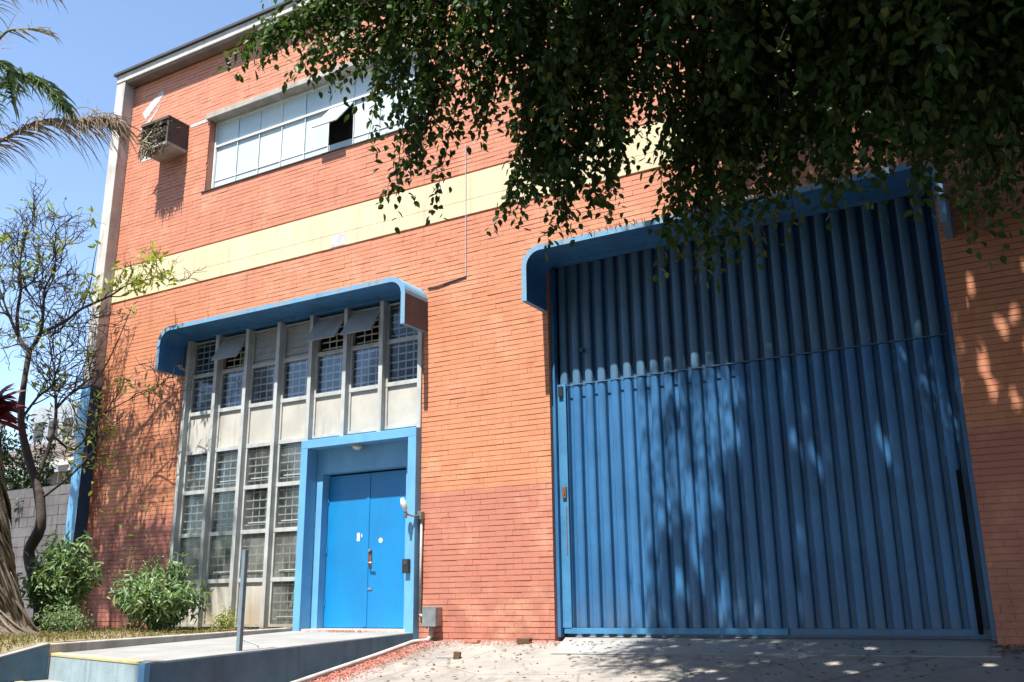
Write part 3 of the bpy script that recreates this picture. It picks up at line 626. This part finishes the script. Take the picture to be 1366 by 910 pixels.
# ================================================================ PLANTS
def shrub(label, base, h, rad, n_st, n_lf, L, mat, stem=m_barkb, lean=(0, 0)):
    t = thing('shrub', label, 'shrub', base); B = np.array(base); q = MB(); tips = []
    for i in range(n_st):
        a = R(0, 6.28); r = rad * math.sqrt(R(0.02, 1)); hh = h * (1 - .45 * (r / rad) ** 2) * R(.5, 1.0) ** .8
        p0 = B + [R(-.1, .1), R(-.1, .1), -.02]; p3 = B + [r * math.cos(a) + lean[0] * hh, r * math.sin(a) * .8 + lean[1] * hh, hh]; p1 = p0 * .6 + p3 * .4 + [0, 0, hh * .25]
        C = [((1 - u) ** 2) * p0 + 2 * u * (1 - u) * p1 + u * u * p3 for u in np.linspace(0, 1, 7)]
        q.tube(C, [.011 * (1 - .12 * k) for k in range(7)], 4); tips.append(C)
    q.build('stem', stem, t, smooth=True)
    P = []; A = []
    for i in range(n_lf):
        C = tips[i % n_st]; u = R(.18, 1) ** .6 * 5.99; k = int(u); p = C[k] * (1 - u + k) + C[min(k + 1, 6)] * (u - k)
        P.append(p + rng.normal(0, .06, 3)); A.append(rng.normal(0, .7, 3) + [0, 0, -.15])
    P = np.array(P); A = np.array(A); P[:, 2] = np.maximum(P[:, 2], base[2] + .02); n = len(P)
    V = leaves(P, A, rng.normal(0, .5, (n, 3)) + [0, -.2, 1], rng.uniform(.7, 1.2, n) * L, rng.uniform(.26, .38, n) * L); leafobj('foliage', V, mat, t); return t
shrub('tall leafy green bush beside the leaning bare tree trunk', (-12.2, -1.45, .07), 1.5, .60, 34, 3000, .13, m_bush)
shrub('wide low green bush in front of the lower left window panes', (-10.75, -1.05, .07), 1.0, .74, 44, 3600, .12, m_bush)
shrub('small pale green weed between the two big bushes', (-11.55, -1.9, .07), .42, .35, 14, 900, .06, m_bush)
shrub('low green weed at the foot of the cream panels', (-9.95, -.6, .08), .28, .25, 10, 300, .06, m_fleaf)
shrub('dark weedy sapling against the bricks behind the two bushes', (-11.9, -.5, .07), 1.5, .45, 12, 600, .07, m_bush)

# bare tree
bt = thing('bare_tree', 'nearly bare tree with a crooked trunk in front of the left building corner', 'tree', (-12.6, -1.5, .07))
CH_ = {'trunk': ([(-12.55, -1.5, .05), (-12.69, -1.5, .53), (-12.96, -1.5, .98), (-13.08, -1.5, 1.23), (-12.88, -1.5, 1.55), (-12.98, -1.5, 1.96), (-13.12, -1.5, 2.2), (-13.55, -1.45, 2.75), (-13.86, -1.4, 3.25), (-13.99, -1.35, 3.76), (-14.04, -1.3, 4.42)], .10, .042),
 'a': ([(-14.04, -1.3, 4.42), (-14.36, -1.3, 4.67), (-14.43, -1.35, 5.08), (-14.34, -1.4, 5.5), (-14.46, -1.4, 5.87), (-14.37, -1.45, 6.22), (-14.23, -1.5, 6.47)], .04, .008),
 'b': ([(-14.36, -1.3, 4.67), (-14.41, -1.5, 5.03), (-14.55, -1.6, 5.41), (-14.75, -1.7, 5.93)], .026, .007),
 'c': ([(-14.04, -1.3, 4.42), (-13.88, -1.25, 4.7), (-13.97, -1.2, 5.14), (-14.0, -1.2, 5.5), (-13.82, -1.2, 5.79), (-13.83, -1.2, 6.19)], .034, .008),
 'd': ([(-13.88, -1.25, 4.7), (-13.53, -1.1, 4.87), (-13.25, -1.0, 5.08), (-12.91, -.95, 5.16), (-12.62, -.9, 5.25), (-12.34, -.85, 5.38), (-11.91, -.8, 5.4), (-11.49, -.8, 5.47)], .028, .006),
 'e': ([(-13.25, -1.0, 5.08), (-13.11, -1.0, 5.46), (-13.08, -1.0, 5.84), (-13.04, -1.0, 6.16)], .015, .005),
 'f': ([(-13.86, -1.4, 3.25), (-13.82, -1.2, 3.64), (-13.59, -1.1, 3.88), (-13.78, -1.05, 4.29), (-14.0, -1.0, 4.73), (-13.71, -.9, 4.92)], .022, .006),
 'g': ([(-13.12, -1.5, 2.2), (-13.16, -1.3, 2.96), (-13.38, -1.15, 3.42), (-13.59, -1.1, 3.88)], .034, .02),
 'h': ([(-13.38, -1.15, 3.42), (-13.33, -.9, 3.76), (-13.02, -.8, 3.84), (-12.77, -.7, 4.35), (-12.42, -.7, 5.02)], .022, .006),
 'i': ([(-13.16, -1.3, 2.96), (-13.01, -1.0, 2.76), (-12.82, -.8, 3.24), (-12.59, -.6, 3.49), (-12.04, -.5, 3.68)], .022, .006),
 'j': ([(-14.34, -1.4, 5.5), (-13.86, -1.5, 5.52), (-13.43, -1.5, 5.78), (-13.27, -1.6, 6.05)], .014, .005),
 'k': ([(-12.96, -1.5, 1.96), (-12.6, -1.3, 2.3), (-12.4, -1.1, 2.7), (-12.45, -.9, 3.0)], .02, .006)}
TW = []; LEAFP = []
for k, (pts, r0, r1) in CH_.items():
    pts = [Vector(p) for p in pts]; n = len(pts); sm = []
    for i in range(n - 1):
        for u in (0, .33, .66):
            p0, p1, p2, p3 = pts[max(i - 1, 0)], pts[i], pts[i + 1], pts[min(i + 2, n - 1)]
            sm.append(.5 * ((2 * p1) + (p2 - p0) * u + (2 * p0 - 5 * p1 + 4 * p2 - p3) * u * u + (3 * p1 - p0 - 3 * p2 + p3) * u ** 3))
    sm.append(pts[-1]); rad = [r0 + (r1 - r0) * i / (len(sm) - 1) for i in range(len(sm))]
    if k == 'trunk': rad = [r * (1.0 + .08 * math.sin(i * 1.3)) for i, r in enumerate(rad)]; rad[0] *= 1.6; rad[1] *= 1.25
    q = MB(); q.tube(sm, rad, 9 if k == 'trunk' else 6); q.build('trunk' if k == 'trunk' else 'branch', m_bark, bt, smooth=True)
    if k != 'trunk': TW += [(sm[i], (sm[min(i + 1, len(sm) - 1)] - sm[i - 1]).normalized()) for i in range(2, len(sm))]; LEAFP.append(sm[-1])
q = MB()
def twig(p, d, L, r, depth):
    pts = [p]; dd = d.copy(); m = 6
    for i in range(m):
        dd = (dd + Vector((R(-.75, .75), R(-.6, .6), R(-.6, .75))) * .7).normalized(); pts.append(pts[-1] + dd * L / m)
    q.tube(pts, [r * (1 - .1 * i) for i in range(m + 1)], 4, False)
    if depth:
        for i in (2, 3, 4, 5): twig(pts[i], (dd + Vector((R(-1.3, 1.3), R(-1, 1), R(-.6, .8)))).normalized(), L * .62, r * .68, depth - 1)
    else:
        if R(0, 1) < .035: LEAFP.append(pts[-1])
for p, d in TW:
    for _ in range(2):
        if R(0, 1) < (.42 if p.x < -13.25 else .2): twig(p, (d + Vector((R(-1.3, 1.3), R(-.8, .8), R(-.6, .8)))).normalized(), R(.45, 1.05), .0115, 2)
q.build('twig', m_bark, bt, kind='stuff')
P = []
for p in LEAFP:
    b = .06
    for i in range(random.randint(5, 11)): P.append(np.array(p) + rng.normal(0, b, 3))
for c_ in range(26):
    cc_ = np.array((-12.2, -.85, 5.42)) + rng.normal(0, 1, 3) * [.42, .2, .22]
    for i in range(11): P.append(cc_ + rng.normal(0, .06, 3))
for i in range(110): P.append(np.array((-12.75, -.9, 2.9)) + rng.normal(0, 1, 3) * [.28, .25, .32])
for i in range(30): P.append(np.array((-12.2, -.6, 2.1)) + rng.normal(0, 1, 3) * [.5, .2, .7])
P = np.array(P); n = len(P)
leafobj('foliage', leaves(P, rng.normal(0, .8, (n, 3)) + [0, 0, -.1], rng.normal(0, .7, (n, 3)) + [0, 0, .8], rng.uniform(.08, .15, n), rng.uniform(.035, .065, n)), m_fleaf, bt)

# darker evergreen growth behind the bare tree (its own shrub)
shrub('dark overgrown tree crown rising behind the grey block wall', (-21.3, 3.6, .07), 5.0, 2.8, 70, 12000, .17, leafmat('dark_leaf', (.015, .032, .012), (.045, .065, .022), .15), lean=(0, 0))

# palm
pm = thing('palm_tree', 'palm with a swollen fibrous trunk at the left and dry drooping fronds above', 'palm tree', (-11.6, -2.7, .05))
q = MB(); n1, n2 = 60, 40; C0 = Vector((-11.98, -2.75, .04)); C1 = Vector((-13.9, -3.0, 7.1))
for i in range(n1):
    u = i / (n1 - 1); z = u; c = C0.lerp(C1, u); c.x = C0.x - (C0.x - C1.x) * (u ** .85); r = .36 * (1 - u) ** 1.3 + .16 + .28 * math.exp(-u * 45)
    for k in range(n2):
        a = 2 * math.pi * k / n2; rr = r * (1 + .035 * math.sin(3 * a + u * 70) + .02 * math.sin(7 * a - u * 160)); q.v.append((c.x + rr * math.cos(a), c.y + rr * math.sin(a), C0.z + (C1.z - C0.z) * u))
for i in range(n1 - 1):
    for k in range(n2): a = i * n2 + k; b = i * n2 + (k + 1) % n2; q.face((a, b, b + n2, a + n2))
def palmbark():
    m, nt, b = nodes('fibrous_palm_bark'); P = pos(nt)
    mp = nt.nodes.new('ShaderNodeMapping'); mp.inputs['Rotation'].default_value = (0, math.radians(-28), 0); nt.links.new(P, mp.inputs[0])
    f = noise(nt, mp.outputs[0], 11, 6, .65, (2.6, 2.6, .35), .6); g_ = noise(nt, P, 3, 4)
    c = mixc(nt, ramp(nt, f, .38, .66), (.07, .05, .04), (.30, .25, .20)); c = mixc(nt, math_(nt, 'MULTIPLY', ramp(nt, g_, .4, .7), .5), c, (.15, .10, .07))
    nt.links.new(c, b.inputs['Base Color']); b.inputs['Roughness'].default_value = .9; bump(nt, b, f, 1.0, .05); return m
q.build('trunk', palmbark(), pm, smooth=True)
n = 2600; a = rng.uniform(0, 6.28, n); u = rng.uniform(.02, .5, n); r = .36 * (1 - u) ** 1.3 + .17 + .28 * np.exp(-u * 45); cx = -11.98 - 1.92 * u ** .85; cy = -2.75 - .25 * u
P = np.stack([cx + (r + .01) * np.cos(a), cy + (r + .01) * np.sin(a), .04 + 7.06 * u + .05], 1)
A = np.stack([np.cos(a) * .12 - np.sin(a) * .45, np.sin(a) * .12 + np.cos(a) * .45, -np.ones(n)], 1) + rng.normal(0, .06, (n, 3))
leafobj('bark_fibre', leaves(P, A, np.stack([np.cos(a), np.sin(a), a * 0], 1), rng.uniform(.25, .95, n), rng.uniform(.010, .032, n)), m_straw, pm)
q = MB()
for k in range(120):
    a0 = R(0, 6.28); u0 = R(.05, .5); L = R(.05, .13); pts = []
    for j in range(7):
        u_ = max(u0 - L * j / 6, .004); a_ = a0 + .55 * j / 6; rr = .36 * (1 - u_) ** 1.3 + .175 + .28 * math.exp(-u_ * 45) + .03 * math.sin(math.pi * j / 6)
        pts.append((-11.98 - 1.92 * u_ ** .85 + rr * math.cos(a_), -2.75 - .25 * u_ + rr * math.sin(a_), .04 + 7.06 * u_))
    q.tube(pts, [.006, .013, .017, .018, .016, .012, .006], 5)
q.build('dry_leaf_base', m_straw_solid, pm, smooth=True, kind='stuff')
def frond(pts, L0, mat, nleaf, droop, rmat, w=.016, twist=0.0, bend=.5):
    pts = [Vector(p) for p in pts]; f = None; n = len(pts); sm = []
    for i in range(n - 1):
        for u_ in np.linspace(0, .9, 8): sm.append(pts[i].lerp(pts[i + 1], u_))
    sm.append(pts[-1]); sm = [Vector(p) for p in sm]
    for _ in range(3): sm = [sm[0]] + [(sm[i - 1] + sm[i] * 2 + sm[i + 1]) / 4 for i in range(1, len(sm) - 1)] + [sm[-1]]
    q = MB(); q.tube(sm, [.026 * (1 - i / len(sm)) + .005 for i in range(len(sm))], 5); fr = q.build('frond', rmat, pm, smooth=True)
    # leaflets: 4-segment ribbons
    V = []; F = []; T = []
    for i in range(nleaf):
        u_ = (i + R(0, 1)) / nleaf * (len(sm) - 1.01); k = int(u_); p = sm[k].lerp(sm[k + 1], u_ - k); t = (sm[min(k + 2, len(sm) - 1)] - sm[max(k - 1, 0)]).normalized()
        for s in (-1, 1):
            if R(0, 1) < .12: continue
            side = t.cross(Vector((0, 0, 1))).normalized() * s
            d = (t * R(.3, .9) + side * R(.15, .8) + Vector((0, 0, R(-.4, .35)))).normalized(); L = L0 * R(.55, 1.15) * (1 - .45 * abs(2 * u_ / len(sm) - .9)); c = p.copy(); pr = []
            for j in range(6):
                ww = w * (1 - (j / 5.0) ** 1.5) * R(.8, 1.1) + .001; wv = d.cross(Vector((R(-.3, .3), -1, R(-.2, .2)))).normalized() * ww; pr += [tuple(c - wv), tuple(c + wv)]
                c = c + d * L / 5; d = (d + Vector((0, 0, -droop)) + Vector((R(-.06, .06), R(-.06, .06), 0))).normalized()
            b = len(V); V += pr; tt = R(0, 1)
            for j in range(5): F.append((b + 2 * j, b + 2 * j + 1, b + 2 * j + 3, b + 2 * j + 2)); T.append(tt)
    npmesh('leaflets', V, F, mat, fr, T, 'stuff')
CR = (-13.9, -3.0, 7.0)
m_rach = M('frond_rachis', (.16, .13, .08), .7); m_rachg = M('green_rachis', (.10, .14, .05), .6)
frond([CR, (-12.71, -3.0, 7.02), (-12.0, -2.9, 7.22), (-11.4, -2.7, 7.14), (-11.05, -2.6, 7.12), (-10.75, -2.5, 6.98)], .95, m_palmd, 165, .30, m_rach, .011)
frond([(-11.3, -2.65, 7.14), (-11.0, -2.55, 7.14), (-10.7, -2.5, 7.06)], .4, m_palmd, 30, .18, m_rach, .010)
frond([CR, (-12.9, -3.1, 7.9), (-12.35, -3.1, 8.0), (-11.85, -3.05, 7.75), (-11.45, -3.0, 7.40), (-11.2, -3.0, 7.12)], .66, m_palmg, 95, .30, m_rachg, .022)
frond([CR, (-13.1, -3.3, 8.0), (-12.7, -3.3, 8.25), (-12.2, -3.3, 7.9), (-12.0, -3.3, 7.3)], .7, m_palmg, 60, .35, m_rachg, .024)
frond([CR, (-13.6, -3.3, 8.8), (-13.1, -3.3, 9.55), (-12.4, -3.2, 9.55), (-11.8, -3.0, 9.15)], .6, m_palmd, 80, .35, m_rachg, .012)
frond([CR, (-13.2, -3.2, 8.4), (-12.6, -3.2, 8.75), (-12.0, -3.1, 8.62), (-11.6, -3.1, 8.4)], .5, m_palmd, 34, .08, m_rachg, .010)
frond([CR, (-13.9, -3.6, 8.2), (-14.4, -4.2, 8.6), (-14.9, -4.8, 8.1), (-15.2, -5.2, 7.2)], .7, m_palmg, 70, .35, m_rachg, .022)
frond([CR, (-14.0, -2.6, 8.3), (-14.8, -2.2, 8.6), (-15.6, -1.8, 8.1), (-16.1, -1.6, 7.1)], .7, m_palmg, 70, .35, m_rachg, .022)
frond([CR, (-13.0, -3.9, 8.3), (-12.6, -4.6, 8.6), (-12.6, -5.3, 7.9)], .7, m_palmg, 60, .35, m_rachg, .022)

# cordyline with red leaves
cd = thing('red_leaf_plant', 'plant with pointed dark red leaves above the palm trunk at the left', 'plant', (-13.75, -2.05, .07))
q = MB(); q.tube([(-13.6, -2.05, .05), (-13.5, -2.05, 1.6), (-13.55, -2.05, 3.35)], [.035, .028, .02], 7); q.build('stem', m_barkb, cd, smooth=True)
V = []; F = []; T = []
for i in range(90):
    a = R(0, 6.28); d = Vector((math.cos(a), math.sin(a) * .8, R(-.2, 1.3))).normalized(); c = Vector((-13.55, -2.05, R(3.1, 3.45))); b = len(V); L = R(.35, .6)
    for j in range(6):
        ww = .032 * math.sin(math.pi * (.12 + .88 * j / 5.0)) + .002; wv = d.cross(Vector((0, -1, .3))).normalized() * ww; V += [tuple(c - wv), tuple(c + wv)]; c = c + d * L / 5; d = (d + Vector((0, 0, -.16))).normalized()
    tt = R(0, 1)
    for j in range(5): F.append((b + 2 * j, b + 2 * j + 1, b + 2 * j + 3, b + 2 * j + 2)); T.append(tt)
npmesh('foliage', V, F, m_red, cd, T, 'stuff')

# ---------------------------------------------------------------- big shade tree
BT = thing('shade_tree', 'large dense leafy tree overhanging the blue gate from the upper right', 'tree', (3.4, -5.2, gz(-5.2)))
q = MB(); tr = [(3.4, -5.2, -1.0), (3.3, -5.15, .6), (3.05, -5.0, 2.2), (2.7, -4.9, 3.8), (2.2, -4.7, 5.4), (1.4, -4.6, 7.0), (.6, -4.5, 8.8), (.2, -4.5, 10.8)]
q.tube(tr, [.48, .34, .31, .29, .24, .19, .13, .06], 12); q.build('trunk', m_barkb, BT, smooth=True)
for pts, r0 in (([(2.7, -4.9, 3.8), (1.4, -4.7, 4.9), (-.1, -4.6, 5.7), (-1.7, -4.6, 6.0), (-3.2, -4.7, 5.6)], .14), ([(2.2, -4.7, 5.4), (.6, -5.0, 7.0), (-1.2, -5.2, 8.2), (-3.0, -5.2, 8.7)], .13),
                ([(2.7, -4.9, 3.8), (1.4, -4.2, 4.6), (.2, -3.6, 5.2), (-.8, -3.0, 6.2)], .11), ([(1.4, -4.6, 7.0), (-.4, -3.8, 8.4), (-2.4, -3.2, 9.4)], .1), ([(2.2, -4.7, 5.4), (3.4, -4.2, 7.2), (4.2, -3.9, 9.0)], .12),
                ([(-1.7, -4.6, 6.0), (-3.0, -4.9, 5.9), (-4.1, -5.0, 5.5), (-4.8, -5.15, 5.15)], .05), ([(-.1, -4.6, 5.7), (-1.3, -4.4, 5.0), (-2.2, -4.3, 4.2)], .05)):
    q = MB(); q.tube(pts, [r0 * (1 - .8 * i / (len(pts) - 1)) for i in range(len(pts))], 8); q.build('limb', m_barkb, BT, smooth=True)
ELL = [((.62, -4.3, 8.8), (5.05, 3.3, 4.6), 600, .50), ((2.7, -2.7, 7.2), (3.3, 1.9, 2.6), 40, .5), ((-5.5, -11.2, 7.0), (3.4, 1.9, 2.4), 90, 1.2), ((0, -7.9, 7.8), (4.5, 1.6, 3.0), 130, .9), ((-5.3, -9.3, 7.7), (3.0, 1.7, 2.1), 90, 1.0), ((.3, -4.2, 8.6), (3.9, 2.6, 3.4), 50, .5), ((5.4, -5.5, 6.6), (4.2, 4.8, 4.8), 300, 1.3), ((1.8, -11.4, 8.0), (6.6, 4.4, 4.4), 340, 1.4), ((.9, -4.3, 4.7), (3.1, 1.6, 1.7), 170, .6), ((-2.5, -4.5, 5.35), (1.3, 1.1, .9), 20, .5), ((.9, -2.8, 5.6), (3.2, 1.0, 1.3), 60, .6)]  # some lobes added out of view to cut sky light on the gate side
TP = []; TD = []
for c, r, nclump, sp in ELL:
    d = norm(rng.normal(size=(nclump, 3))) * (rng.random((nclump, 1)) ** .40); cc = np.array(c) + d * np.array(r)
    nt_ = 32; off = norm(rng.normal(size=(nclump, nt_, 3))) * (rng.random((nclump, nt_, 1)) ** .5) * sp * .5
    p = (cc[:, None] + off).reshape(-1, 3); TP.append(p); TD.append((off * .9 + rng.normal(0, .25, off.shape) + np.array([0, 0, -.30])).reshape(-1, 3))
TP = np.concatenate(TP); TD = norm(np.concatenate(TD))
# keep clear of the open brickwork seen left of the crown
tips = [(-5.37, -5.2, 4.91), (-5.1, -5.15, 4.86), (-4.63, -5.2, 4.50), (-4.61, -5.0, 4.70), (-4.43, -4.6, 5.05), (-4.0, -4.8, 3.49), (-3.82, -4.8, 3.75), (-4.24, -4.8, 4.30), (-3.95, -4.7, 4.1), (-3.59, -4.6, 4.0), (-3.45, -4.5, 4.05), (-3.13, -4.6, 3.16), (-3.06, -4.5, 3.45), (-2.82, -4.4, 3.05), (-2.70, -4.4, 3.3), (-2.59, -4.2, 3.47), (-2.24, -4.0, 2.86), (-1.95, -4.0, 2.92), (-1.8, -4.0, 2.80), (-1.53, -4.0, 2.9), (-1.23, -4.2, 2.85), (-.78, -4.4, 2.85), (-.45, -4.4, 2.8), (-.19, -4.4, 2.65), (-.02, -4.4, 2.55), (.2, -4.3, 2.6), (.5, -4.3, 2.7)]
sprays = []
for t in tips:
    t = np.array(t)
    if t[0] < -4.3: o = np.array((-3.4, -4.8, 5.3)) if t[2] > 4.6 or t[0] < -4.6 else np.array((-3.5, -4.7, 5.2))
    elif t[0] < -2.5: o = np.array((t[0] * .75 - .3, t[1], 5.2))
    else: o = np.array((t[0] + .3, t[1] - .1, 4.4))
    for k in range(5 if t[0] < -4.5 else 7):
        oo = o + rng.normal(0, 1, 3) * [.42, .25, .22]; fl = t[0] < -4.3; tt = t + rng.normal(0, 1, 3) * [.12, .16, .10] * (0 if k == 0 else (.6 if fl else 1)) + (0 if k == 0 else rng.uniform(0, .55)) * np.array([.9 if fl else .5, 0, .12 if fl else .7])
        sprays.append((oo, tt))
for k in range(120):
    x = rng.uniform(-3.3, 1.4); f = (x + 3.3) / 4.7; zt = 3.5 - .55 * f + rng.uniform(0, .9); y = rng.uniform(-5.1, -3.5)
    sprays.append((np.array((x + .3, y, zt + 1.4)), np.array((x, y, zt + (-.0 if y > -4.5 else .0)))))
q = MB(); SP = []; SD = []
for oo, tt in sprays:
    mid = (oo + tt) / 2 + [(tt[0] - oo[0]) * .15, 0, .18]
    C = [((1 - u) ** 2) * oo + 2 * u * (1 - u) * mid + u * u * tt for u in np.linspace(0, 1, 9)]
    q.tube(C, [.009 - .0008 * i for i in range(9)], 4, False)
    L = np.linalg.norm(tt - oo); m = max(4, int(L / .085))
    for i in range(m):
        u = .25 + .75 * (i + rng.random()) / m; p = ((1 - u) ** 2) * oo + 2 * u * (1 - u) * mid + u * u * tt; d = 2 * (1 - u) * (mid - oo) + 2 * u * (tt - mid)
        SP.append(p); SD.append(norm(d) + rng.normal(0, .5, 3) + [0, 0, -.5])
q.build('twig', m_bark, BT, kind='stuff')
SP = np.array(SP); SD = norm(np.array(SD))
def twig_leaves(P, D, m, step, L0, flat):
    n = len(P); j = np.arange(m)[None, :, None]; pos_ = P[:, None] + D[:, None] * (j * step) + np.array([0, 0, -1.0]) * (j * step) ** 2 * .6 + rng.normal(0, .012, (n, m, 3))
    side = norm(np.cross(D, np.array([0, 0, 1.0]) + rng.normal(0, .2, (n, 3))))[:, None] * np.where(np.arange(m) % 2, 1, -1)[None, :, None]
    ax = D[:, None] * .5 + side * .8 + np.array([0, 0, -.5]) + rng.normal(0, .42, (n, m, 3))
    N = np.array([0, -.15, 1.0]) + rng.normal(0, flat, (n, m, 3)); k = n * m
    return leaves(pos_.reshape(-1, 3), ax.reshape(-1, 3), N.reshape(-1, 3), rng.uniform(.7, 1.15, k) * L0, rng.uniform(.58, .76, k) * L0)
Vc = twig_leaves(TP, TD, 11, .048, .087, .7)
Vs = twig_leaves(SP, SD, 6, .05, .070, .65)
# gaps carved through the crown along the sun to throw dapples
ccn = Vc.mean(1); keepc = np.ones(len(Vc), bool); sd = np.array(SUN)
gaps = [((R(-.56, .15), 0, R(2.0, 3.9)), R(.0, .030)) for _ in range(15)] + [((R(-4.9, -4.0), .15, R(.1, 2.9)), R(.03, .10)) for _ in range(16)] + [((-.9 - 3.2 * R(0, 1) ** .6, .15, R(.2, 2.9)), R(.01, .05)) for _ in range(13)] + [((R(-4.4, 1.0), yy, gz(yy)), R(.0, .05)) for yy in rng.uniform(-3.2, -.15, 30)]
for pt, rad in gaps:
    w = ccn - np.array(pt); tt = w @ sd; dist = np.linalg.norm(w - tt[:, None] * sd, axis=1); keepc &= ~((dist < rad + .03) & (tt > 0))
leafobj('crown', Vc[keepc], m_green, BT)
cen = Vs.mean(1); pxs = toPx(cen); inv = (pxs[:, 0] > 5) & (pxs[:, 0] < 1360) & (pxs[:, 1] > 5) & (pxs[:, 1] < 900)
d = np.where(inv, pxs[:, 2] / (np.linalg.norm(Vs[:, 3] - Vs[:, 0], axis=1) + .02), 1e9); pk = np.argsort(d)[:300]; mask = np.ones(len(Vs), bool); mask[pk] = False
leafobj('hanging_foliage', Vs[mask], m_green, BT)
lm = []
for i in range(8):
    me = bpy.data.meshes.new('leaf'); me.from_pydata([tuple(v * np.array([1, .5, 1])) for v in LSH], [], [(0, 1, 2, 3), (0, 3, 4, 5)]); me.materials.append(m_green)
    at = me.attributes.new('tone', 'FLOAT', 'FACE'); at.data.foreach_set('value', [i / 8.5] * 2); lm.append(me)
bb = np.array(LOC[BT.name])
for k, i in enumerate(pk):
    v = Vs[i]; a = v[3] - v[0]; b = v[1] - v[5]; L = np.linalg.norm(a); a = Vector(a / L); b = Vector(b); b = (b - a * b.dot(a)).normalized(); c = a.cross(b); o = bpy.data.objects.new('leaf', lm[k % 8]); o.parent = BT; p = v[0] - bb
    mt = Matrix(((a.x, b.x, c.x, p[0]), (a.y, b.y, c.y, p[1]), (a.z, b.z, c.z, p[2]), (0, 0, 0, 1))) @ Matrix.Scale(float(L), 4)
    o.matrix_local = mt; COL.objects.link(o)

# unseen trees added behind the camera to cut sky light and bounce
def blocker_tree(label, x, y, h, rad):
    t = thing('blocker_tree', label, 'tree', (x, y, -1.57), 'unseen trees added to block sky light'); q = MB(); q.tube([(x, y, -1.6), (x + .1, y, .5), (x - .05, y + .1, h * .45), (x, y, h * .8)], [.26, .2, .15, .06], 9); q.build('trunk', m_barkb, t, smooth=True)
    q = MB()
    for k in range(6):
        a = k * 1.05; q.tube([(x, y, h * .3), (x + math.cos(a) * rad * .4, y + math.sin(a) * rad * .4, h * .5), (x + math.cos(a) * rad * .8, y + math.sin(a) * rad * .8, h * .66)], [.1, .06, .02], 6)
    q.build('limb', m_barkb, t, smooth=True, kind='stuff')
    nc_, nl = 130, 60; c = np.array((x, y, h * .6)) + norm(rng.normal(size=(nc_, 3))) * (rng.random((nc_, 1)) ** .4) * [rad, rad, h * .42]
    P = (c[:, None] + rng.normal(0, .42, (nc_, nl, 3))).reshape(-1, 3); n = len(P)
    leafobj('crown', leaves(P, rng.normal(0, 1, (n, 3)), rng.normal(0, .6, (n, 3)) + [0, 0, 1], rng.uniform(.16, .26, n), rng.uniform(.1, .16, n)), m_green, t)
blocker_tree('rounded unseen tree added to block light, on the near verge far left of the walkway', -9.5, -12.2, 9.5, 3.9)
blocker_tree('broad unseen tree added to block light, on the near verge beyond the shade tree trunk', 8.5, -14, 11, 5.0)
blocker_tree('tall unseen tree added to block light, on the near verge behind the viewpoint', -3.2, -17, 12, 4.6)
for k, lb in enumerate(('leftmost added light-blocking tree of the row across the road', 'second added light-blocking tree from the left across the road', 'middle added light-blocking tree of the row across the road', 'second added light-blocking tree from the right across the road', 'rightmost added light-blocking tree of the row across the road')):
    blocker_tree(lb, -21 + k * 7.2, -21 + (k % 2) * .8, 9.5 + (k * 37 % 3) * .6, 4.4)

# ================================================================ NEIGHBOURS
nb = thing('neighbour_shed', 'low neighbouring shed with a stepped tiled roof beyond the bare tree', 'shed', (-25, 8, 0))
q = MB(); q.box(-31, -20.6, 7.2, 12, 0, 4.3); q.build('wall', m_soff, nb)
# tiled roof: eave along X at z 3.9, rows of tiles
for r_ in range(7):
    y0 = 6.6 + r_ * .42; z0 = 4.45 + r_ * .20; q = MB()
    for k in range(30):
        x = -30.8 + k * .33; q.hexa([(x, y0, z0), (x + .31, y0, z0), (x + .31, y0 + .5, z0 + .2), (x, y0 + .5, z0 + .2), (x, y0, z0 + .05), (x + .31, y0, z0 + .05), (x + .31, y0 + .5, z0 + .25), (x, y0 + .5, z0 + .25)])
    q.build('tile_course', m_roof, nb)
q = MB(); q.box(-31, -20.5, 6.5, 6.58, 4.32, 4.5); q.build('fascia', m_conc_l, nb)
bw = thing('block_wall', 'grey block boundary wall behind the bare tree trunk', 'wall', (-17, 2.2, 0))
for r_ in range(14):
    for k in range(20):
        x = -22.6 + k * .405 + (r_ % 2) * .2
        q = MB(); q.box(x, x + .397, 2.2 + R(-.006, .006), 2.4, .02 + r_ * .205, .02 + r_ * .205 + .197); q.build('block', m_block, bw)
q = MB(); q.box(-22.6, -14.3, 2.225, 2.39, 0, 2.87); q.build('mortar', m_conc, bw)
q = MB(); q.tube([(-16.65, 1.9, .05), (-16.65, 1.9, 3.0)], .055, 10)
tag(q.build('blue_pipe', m_blue_l, smooth=True), 'upright light blue pipe left of the bare tree trunk', 'pipe')
ft = thing('far_tower', 'distant pale tower above the shed roof left of the building', 'building', (-46, 22, 0))
q = MB(); q.box(-50.5, -46.5, 22, 26, 0, 11.5); q.build('wall', m_far, ft)
for k in range(3):
    for j in range(5): MB().box(-50.1 + k * 1.3, -49.3 + k * 1.3, 21.95, 21.99, 2 + j * 1.9, 3 + j * 1.9).build('window', m_dark, ft)
